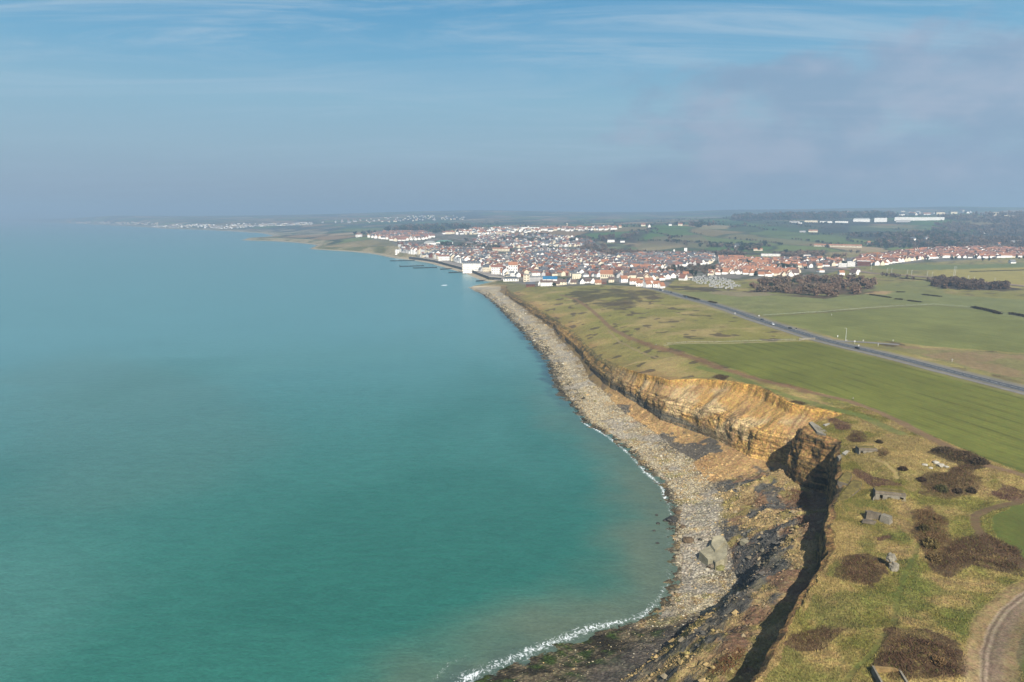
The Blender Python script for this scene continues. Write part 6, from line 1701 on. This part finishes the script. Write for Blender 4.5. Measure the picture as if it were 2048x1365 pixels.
strip('promenade', shore_line(1452, 2190, 30, 90), 26, mat('promenade_paving', alb(176, 168, 160), .9, .1, .1), .55, 0, 8)
for k, (u0, v0, u1, v1) in enumerate(((780, 522.8, 830, 521.6), (800, 534, 848, 532.4), (826, 537.2, 874, 536), (880, 539.6, 909, 538), (897, 546.5, 936, 544.9), (952, 563.6, 984, 561))):
    (xa, ya), (xb2, yb2) = [tuple(float(q) for q in at_h(u, v, 0)) for u, v in ((u0, v0), (u1, v1))]
    a = math.atan2(yb2 - ya, xb2 - xa); l = math.hypot(xb2 - xa, yb2 - ya)
    t = empty('groyne', (xa, ya, 0), a)
    tag(t, ['farthest dark timber groyne off the headland beach', 'long dark timber groyne ending in a marker beacon', 'dark timber groyne just nearer than the beacon groyne', 'short dark groyne touching the sea wall before the hotel',
            'dark groyne in front of the white hotel', 'nearest dark groyne beside the river mouth beach'][k], 'groyne')
    MB().box((l / 2, 0, .6), (l, .5, 3.0)).build('planking', M_TIMBER, t)
    post = MB().tube([(0, 0, -1), (0, 0, 2.9)], [.28, .26], 6).mesh('post', M_TIMBER)
    for q in np.arange(0, l, 5.0): put(post, 'post', t, (q, -.45, 0))
    if k == 1: MB().box((0, 0, 2.5), (2.2, 2.2, 4.0), 0, 0, .5).build('beacon', M_TIMBER, t)

# -------- caravans
def caravan_meshes():
    b = MB(); b.box((0, 0, 1.55), (6.4, 2.5, 2.3), 0, 0, .96)
    w = MB(); w.box((0, -1.25, 1.8), (4.6, .08, .8)); w.box((0, 1.25, 1.8), (4.6, .08, .8))
    return b.mesh('body', M_WHITE), w.mesh('window', M_GLASS)
cb, cw = caravan_meshes()
poly = gxy([(1372, 560), (1395, 553), (1425, 551), (1462, 562), (1484, 574), (1466, 580), (1430, 576), (1392, 566)])
lo, hi = poly.min(0), poly.max(0); n = 0; M_AWN = mat('grey_awning', alb(120, 116, 112), .9, .1)
for yk in np.arange(lo[1], hi[1], 21):
    for xk in np.arange(lo[0], hi[0], 9.5):
        x, y = xk + random.uniform(-1.5, 1.5), yk + random.uniform(-2, 2)
        if n >= 150 or not inside(poly, np.array([x]), np.array([y]))[0] or random.random() > .88 or not free(x, y, 3): continue
        t = empty('caravan', (x, y, hmap(x, y) - .2), random.uniform(-.5, .5) + random.choice((0, 1.2)), random.uniform(.8, 1.0))
        put(cb, 'body', t); put(cw, 'window', t)
        tag(t, 'white static caravan parked in the rows of the caravan site', 'caravan', 'caravans on the caravan site'); n += 1

# -------- railway masts and pylons
def mast(u, v, hpx, label, arm=2.4, group='railway masts'):
    x, y, z = ground(u, v); h = hpx * math.hypot(x, y) / FPX
    t = empty('railway_mast', (x, y, z)); tag(t, label, 'mast', group)
    MB().tube([(0, 0, -.5), (0, 0, h)], [.22, .16], 6).build('pole', M_STEEL, t)
    MB().box((arm / 2, 0, h - .8), (arm, .14, .14)).build('arm', M_STEEL, t)
for k, (u, v, hp) in enumerate(((1742, 541, 8), (1774, 545, 8), (1783, 546, 8), (1814, 549, 8), (1823, 550, 8), (1854, 553, 8), (1864, 554, 8), (1936, 561, 8), (1948, 562, 8), (1989, 566, 8))):
    mast(u, v, hp, ['leftmost', 'second from left', 'third from left', 'fourth from left', 'fifth from left', 'fifth from right', 'fourth from right', 'third from right', 'second from right', 'rightmost'][k] + ' grey catenary mast along the railway')
mast(1906, 561, 23, 'left one of the two tall radio masts by the railway', 3, 'radio masts'); mast(1909, 560, 22, 'right one of the two tall radio masts by the railway', 3, 'radio masts')

# ------------------------------------------------------------------ trees, woods and hedges
def crown_mesh(name, seed, rad, hgt, n, cols, w=.55, ever=False):
    R_ = np.random.RandomState(seed)
    lob = [(R_.randn(3) * np.array([rad * .38, rad * .38, hgt * .2]) + np.array([0, 0, hgt * .58]), rad * (.35 + .35 * R_.rand())) for _ in range(9)]
    P = []
    for k in range(n):
        c, r = lob[R_.randint(len(lob))]; d = R_.randn(3); d /= np.linalg.norm(d); P.append(c + d * r * (.45 + .55 * R_.rand() ** .5) * np.array([1, 1, .9]))
    P = np.array(P); P[:, 2] = np.maximum(P[:, 2], hgt * .12)
    a = R_.randn(n, 3); a /= np.linalg.norm(a, axis=1, keepdims=True); b = np.cross(a, R_.randn(n, 3)); b /= np.linalg.norm(b, axis=1, keepdims=True)
    ww = w * (.6 + .8 * R_.rand(n, 1)); thin = 1.0 if ever else .38
    V = np.stack([P - a * ww - b * ww * thin, P + a * ww - b * ww * thin, P + a * ww * .3 + b * ww * thin * 1.4], 1).reshape(-1, 3)
    c = np.array([cols[i] for i in R_.randint(0, len(cols), n)]) * (.7 + .6 * R_.rand(n, 1))
    return V, np.arange(3 * n).reshape(-1, 3), np.repeat(c, 3, 0)
M_LEAF = card_mat('twigs_and_leaves')
def tree_proto(seed, rad, hgt, cols, ever):
    V, F, c = crown_mesh('crown', seed, rad, hgt, 420, cols, .75 if ever else .95, ever)
    o = np_mesh('crown', V, F, M_LEAF, {'col': c}); me = o.data; bpy.data.objects.remove(o)
    R_ = random.Random(seed); tk = MB().tube([(0, 0, -.5), (.1, 0, hgt * .3), (0, .1, hgt * .6)], [.32, .22, .10], 6)
    for k in range(5):
        a = k * 1.26 + R_.random(); tk.tube([(0, 0, hgt * (.25 + .06 * k)), (cos(a) * rad * .4, sin(a) * rad * .4, hgt * (.5 + .05 * k)), (cos(a) * rad * .7, sin(a) * rad * .7, hgt * (.68 + .05 * k))], [.12, .08, .04], 5)
    return me, tk.mesh('trunk', M_WOOD)
C_RED, C_GREY, C_DARK, C_EVER = [alb(152, 124, 106), alb(134, 112, 98), alb(166, 138, 114)], [alb(146, 128, 112), alb(124, 112, 100), alb(162, 140, 116)], [alb(124, 102, 88), alb(106, 92, 82), alb(138, 114, 94)], [alb(66, 80, 56), alb(80, 92, 60), alb(54, 68, 52)]
PROTO = {k: [tree_proto(s * 7 + q, r, h, c, e) for s in range(3)] for q, (k, r, h, c, e) in enumerate((('reddish bare', 4.2, 7.5, C_RED, False), ('grey bare', 4.6, 10, C_GREY, False), ('dark bare', 4.0, 8.0, C_DARK, False), ('dark evergreen', 4.0, 9.5, C_EVER, True)))}
NT = 0
def tree(x, y, kind, sc, label, group):
    global NT
    if NT >= 298: return False
    me, tk = random.choice(PROTO[kind])
    t = empty('bare_tree' if 'bare' in kind else 'evergreen_tree', (x, y, hmap(x, y) - .2), random.uniform(0, 6.3), (sc * random.uniform(.9, 1.15), sc * random.uniform(.9, 1.15), sc))
    put(tk, 'trunk', t); put(me, 'crown', t); tag(t, label, 'tree', group); NT += 1
    return True
def grove(px, n, kinds, sc, label, group, avoid=True):
    poly = gxy(px); lo, hi = poly.min(0), poly.max(0); k = 0; tries = 0; pts = []
    while k < n and tries < n * 60:
        tries += 1; x, y = random.uniform(lo[0], hi[0]), random.uniform(lo[1], hi[1])
        if not inside(poly, np.array([x]), np.array([y]))[0]: continue
        if any((x - a) ** 2 + (y - b) ** 2 < (2.5 * sc) ** 2 for a, b in pts) or (avoid and not free(x, y, 1)): continue
        pts.append((x, y)); kd = random.choice(kinds)
        tree(x, y, kd, sc * random.uniform(.75, 1.2), f'{kd} tree {label}', f'{kd} trees {group}'); k += 1
grove([(1495, 583), (1520, 566), (1600, 560), (1690, 560), (1752, 563), (1752, 582), (1700, 592), (1650, 594), (1560, 588)], 100, ['reddish bare', 'reddish bare', 'grey bare'], 1.25, 'in the thicket wood beside the pale pasture', 'in the thicket wood')
grove([(1525, 576), (1560, 564), (1590, 566), (1580, 576)], 9, ['dark evergreen'], .8, 'inside the thicket wood beside the pale pasture', 'in the thicket wood')
grove([(1862, 577), (1868, 560), (1930, 565), (2000, 572), (2048, 580), (1990, 581), (1930, 582)], 60, ['dark bare'], 1.15, 'in the dark wood along the railway', 'in the dark railway wood')
grove([(1318, 552), (1330, 540), (1380, 530), (1440, 534), (1455, 548), (1400, 552), (1350, 553)], 52, ['grey bare', 'grey bare', 'dark evergreen'], .95, 'in the park wood behind the caravan site', 'in the park wood')
for u, v, k, s_, lab in ((1203, 543, 'dark evergreen', 1.3, 'big dark evergreen tree behind the orange roofed hall'), (1166, 543, 'dark evergreen', .9, 'small dark evergreen tree in the front quarter of the town'), (1314, 517, 'dark evergreen', 1.0, 'dark evergreen tree before the white tower'),
                         (1397, 518, 'dark evergreen', 1.2, 'spreading evergreen tree right of the white tower'), (1572, 511, 'dark evergreen', 1.7, 'great evergreen tree by the long white school'), (1512, 553, 'dark evergreen', 1.0, 'round evergreen tree in front of the red roofed estate'),
                         (1284, 545, 'dark evergreen', .9, 'evergreen tree among houses near the orange hall'), (1553, 535, 'dark evergreen', 1.0, 'evergreen tree beside the cream gabled house'), (1108, 573, 'dark evergreen', .7, 'low evergreen tree at the heath edge houses'), (1128, 566, 'dark evergreen', .8, 'dense evergreen tree beside the blue roofed hall')):
    x, y, z = ground(u, v); tree(x, y, k, s_, lab, None)
grove([(1060, 545), (1330, 550), (1420, 525), (1230, 515), (1000, 520)], 44, ['grey bare', 'dark evergreen', 'dark evergreen'], .9, 'among the houses of the town', 'among the town houses')
grove([(1700, 528), (1830, 522), (1990, 522), (2060, 520), (2060, 512), (1880, 515)], 26, ['grey bare', 'dark evergreen'], .8, 'at the edge of the village estate', 'by the village estate')

def woodland(areas):
    """far woods and hedges that read as one mass"""
    Vs, Cs, n0 = [], [], 0
    protos = [crown_mesh('w', 90 + k, 4.2, 8, 46, c, 2.1, k == 2) for k, c in enumerate((C_GREY, C_DARK, C_EVER, C_RED))]
    for px, n, mix, sc in areas:
        poly = gxy(px); lo, hi = poly.min(0), poly.max(0)
        x = lo[0] + RNG.rand(n * 4) * (hi[0] - lo[0]); y = lo[1] + RNG.rand(n * 4) * (hi[1] - lo[1])
        m = inside(poly, x + (fbm(x, y, 120, 3, 5) - .5) * 220, y + (fbm(x, y, 120, 3, 6) - .5) * 380) & (fbm(x, y * .6, 110, 3, 7) > .44)
        x, y = x[m][:n], y[m][:n]; z = hmap(x, y) if len(x) else []
        for k in range(len(x)):
            V, F, c = protos[mix[RNG.randint(len(mix))]]; s = sc * (.7 + .6 * RNG.rand()); a = RNG.rand() * 6.28
            Vs.append(np.stack([(V[:, 0] * cos(a) - V[:, 1] * sin(a)) * s + x[k], (V[:, 0] * sin(a) + V[:, 1] * cos(a)) * s + y[k], V[:, 2] * s + z[k]], -1)); Cs.append(c * (.85 + .3 * RNG.rand()))
    # hedgerow trees along the field edges of the far slopes
    hx, hy = xi[HEDGE], yi[HEDGE]; q = RNG.choice(len(hx), min(len(hx), 2600), replace=False); hx, hy = hx[q], hy[q]; hz = hmap(hx, hy)
    for k in range(len(hx)):
        V, F, c = protos[RNG.randint(3)]; s = .35 + .45 * RNG.rand() + hy[k] / 14000
        Vs.append(V * s + np.array([hx[k], hy[k], hz[k]])); Cs.append(c * (.85 + .3 * RNG.rand()))
    V = np.concatenate(Vs); C = np.concatenate(Cs)
    tag(np_mesh('woodland', V, np.arange(len(V)).reshape(-1, 3), M_LEAF, {'col': C}), 'bare winter woods and hedges covering the far hillsides', 'woods', None, 'stuff')
woodland([([(1730, 492), (1720, 470), (1900, 466), (1930, 478), (1900, 496), (1800, 498)], 420, (0, 1, 2), 1.5), ([(1880, 500), (1900, 486), (2048, 476), (2200, 478), (2200, 500), (2048, 502)], 420, (0, 1, 1), 1.5),
          ([(1880, 466), (1900, 448), (2048, 446), (2300, 448), (2300, 472), (2048, 470)], 700, (0, 1, 1), 1.8), ([(1880, 440), (1960, 432), (2300, 432), (2300, 444), (1960, 446)], 500, (1, 0), 2.4),
          ([(1420, 502), (1440, 490), (1520, 488), (1540, 502)], 110, (0, 0, 2), 1.5), ([(1200, 512), (1240, 506), (1420, 512), (1640, 505), (1660, 514), (1500, 516), (1300, 514)], 330, (0, 0, 1), 1.2),
          ([(1160, 508), (1170, 485), (1200, 478), (1215, 500), (1210, 512)], 170, (0, 1, 3), 1.3), ([(1200, 480), (1230, 468), (1300, 466), (1320, 462), (1290, 470), (1240, 480)], 150, (0, 1), 1.6),
          ([(900, 500), (880, 493), (930, 486), (1000, 490), (960, 503)], 150, (2, 0, 0), 1.3), ([(1000, 482), (1060, 470), (1160, 474), (1170, 484), (1080, 486)], 170, (2, 0, 1), 1.5),
          ([(780, 458), (900, 454), (960, 456), (900, 462), (800, 464)], 200, (2, 1), 2.4), ([(1440, 441), (1560, 434), (1760, 432), (1800, 436), (1600, 440)], 500, (1, 2), 3.0),
          ([(1500, 532), (1640, 520), (1700, 524), (1640, 540), (1560, 542)], 60, (0, 2), .9), ([(1760, 548), (1850, 556), (1990, 566), (1990, 569), (1850, 560), (1750, 551)], 90, (1, 0), .6),
          ([(1560, 512), (1700, 505), (1750, 506), (1700, 516), (1600, 518)], 200, (0, 3, 0), 1.2), ([(1380, 455), (1370, 451), (1420, 449), (1440, 453)], 40, (2, 1), 1.8), ([(700, 470), (740, 466), (930, 464), (930, 468)], 60, (2, 0), 1.5)])
def hedge(px, label, h=1.6, w=2.5):
    L = gxy(px); seg = np.hypot(*np.diff(L, axis=0).T); s = np.concatenate([[0], np.cumsum(seg)]); n = int(min(2600, s[-1] * 22))
    t_ = RNG.rand(n) * s[-1]; x = np.interp(t_, s, L[:, 0]) + RNG.randn(n) * w * .45; y = np.interp(t_, s, L[:, 1]) + RNG.randn(n) * w * .45
    top = h * (.3 + .8 * RNG.rand(n)); z = hmap(x, y)
    V, F = cards(x, y, z + np.maximum(top - 1.0, -.1), np.full(n, 1.1), .7 + .5 * RNG.rand(n), .8)
    c = alb(78, 70, 54) * (.6 + .8 * RNG.rand(n, 1)); o0 = np.array([x.mean(), y.mean(), z.mean()])
    o = np_mesh('hedge', V - o0, F, M_TWIG, {'col': np.repeat(c, 3, 0)}); o.location = o0; tag(o, label, 'hedge')
for px, lab in (([(1368, 593), (1385, 597), (1397, 600)], 'dark hedge beside the main road close to the town'), ([(1419, 604), (1432, 607)], 'short dark hedge stub on the far side of the main road'), ([(1740, 590), (1780, 596)], 'dark hedge below the tan patch of the pasture'),
                ([(1791, 599), (1805, 600)], 'shortest dark hedge between two longer hedges in the pasture'), ([(1816, 602), (1840, 605)], 'hedge to the right of the shortest pasture hedge'), ([(1846, 590), (1880, 594)], 'hedge at the top of the pasture under the railway wood'),
                ([(1794, 585), (1808, 585)], 'single round dark clump on the pasture near the wood'), ([(1945, 616), (1975, 622), (2000, 629)], 'thick dark thorn hedge at the corner of the far crop field'), ([(2020, 629), (2048, 634), (2080, 642)], 'dark thorn hedge at the right edge beyond the far crop field'),
                ([(1800, 557), (1850, 561), (1870, 566)], 'scrub line bordering the railway wood'), ([(1940, 544), (2048, 541), (2150, 540)], 'long low hedge between the fields beyond the railway')):
    hedge(px, lab, 2.4 if 'thick' in lab or 'thorn' in lab else 1.5)
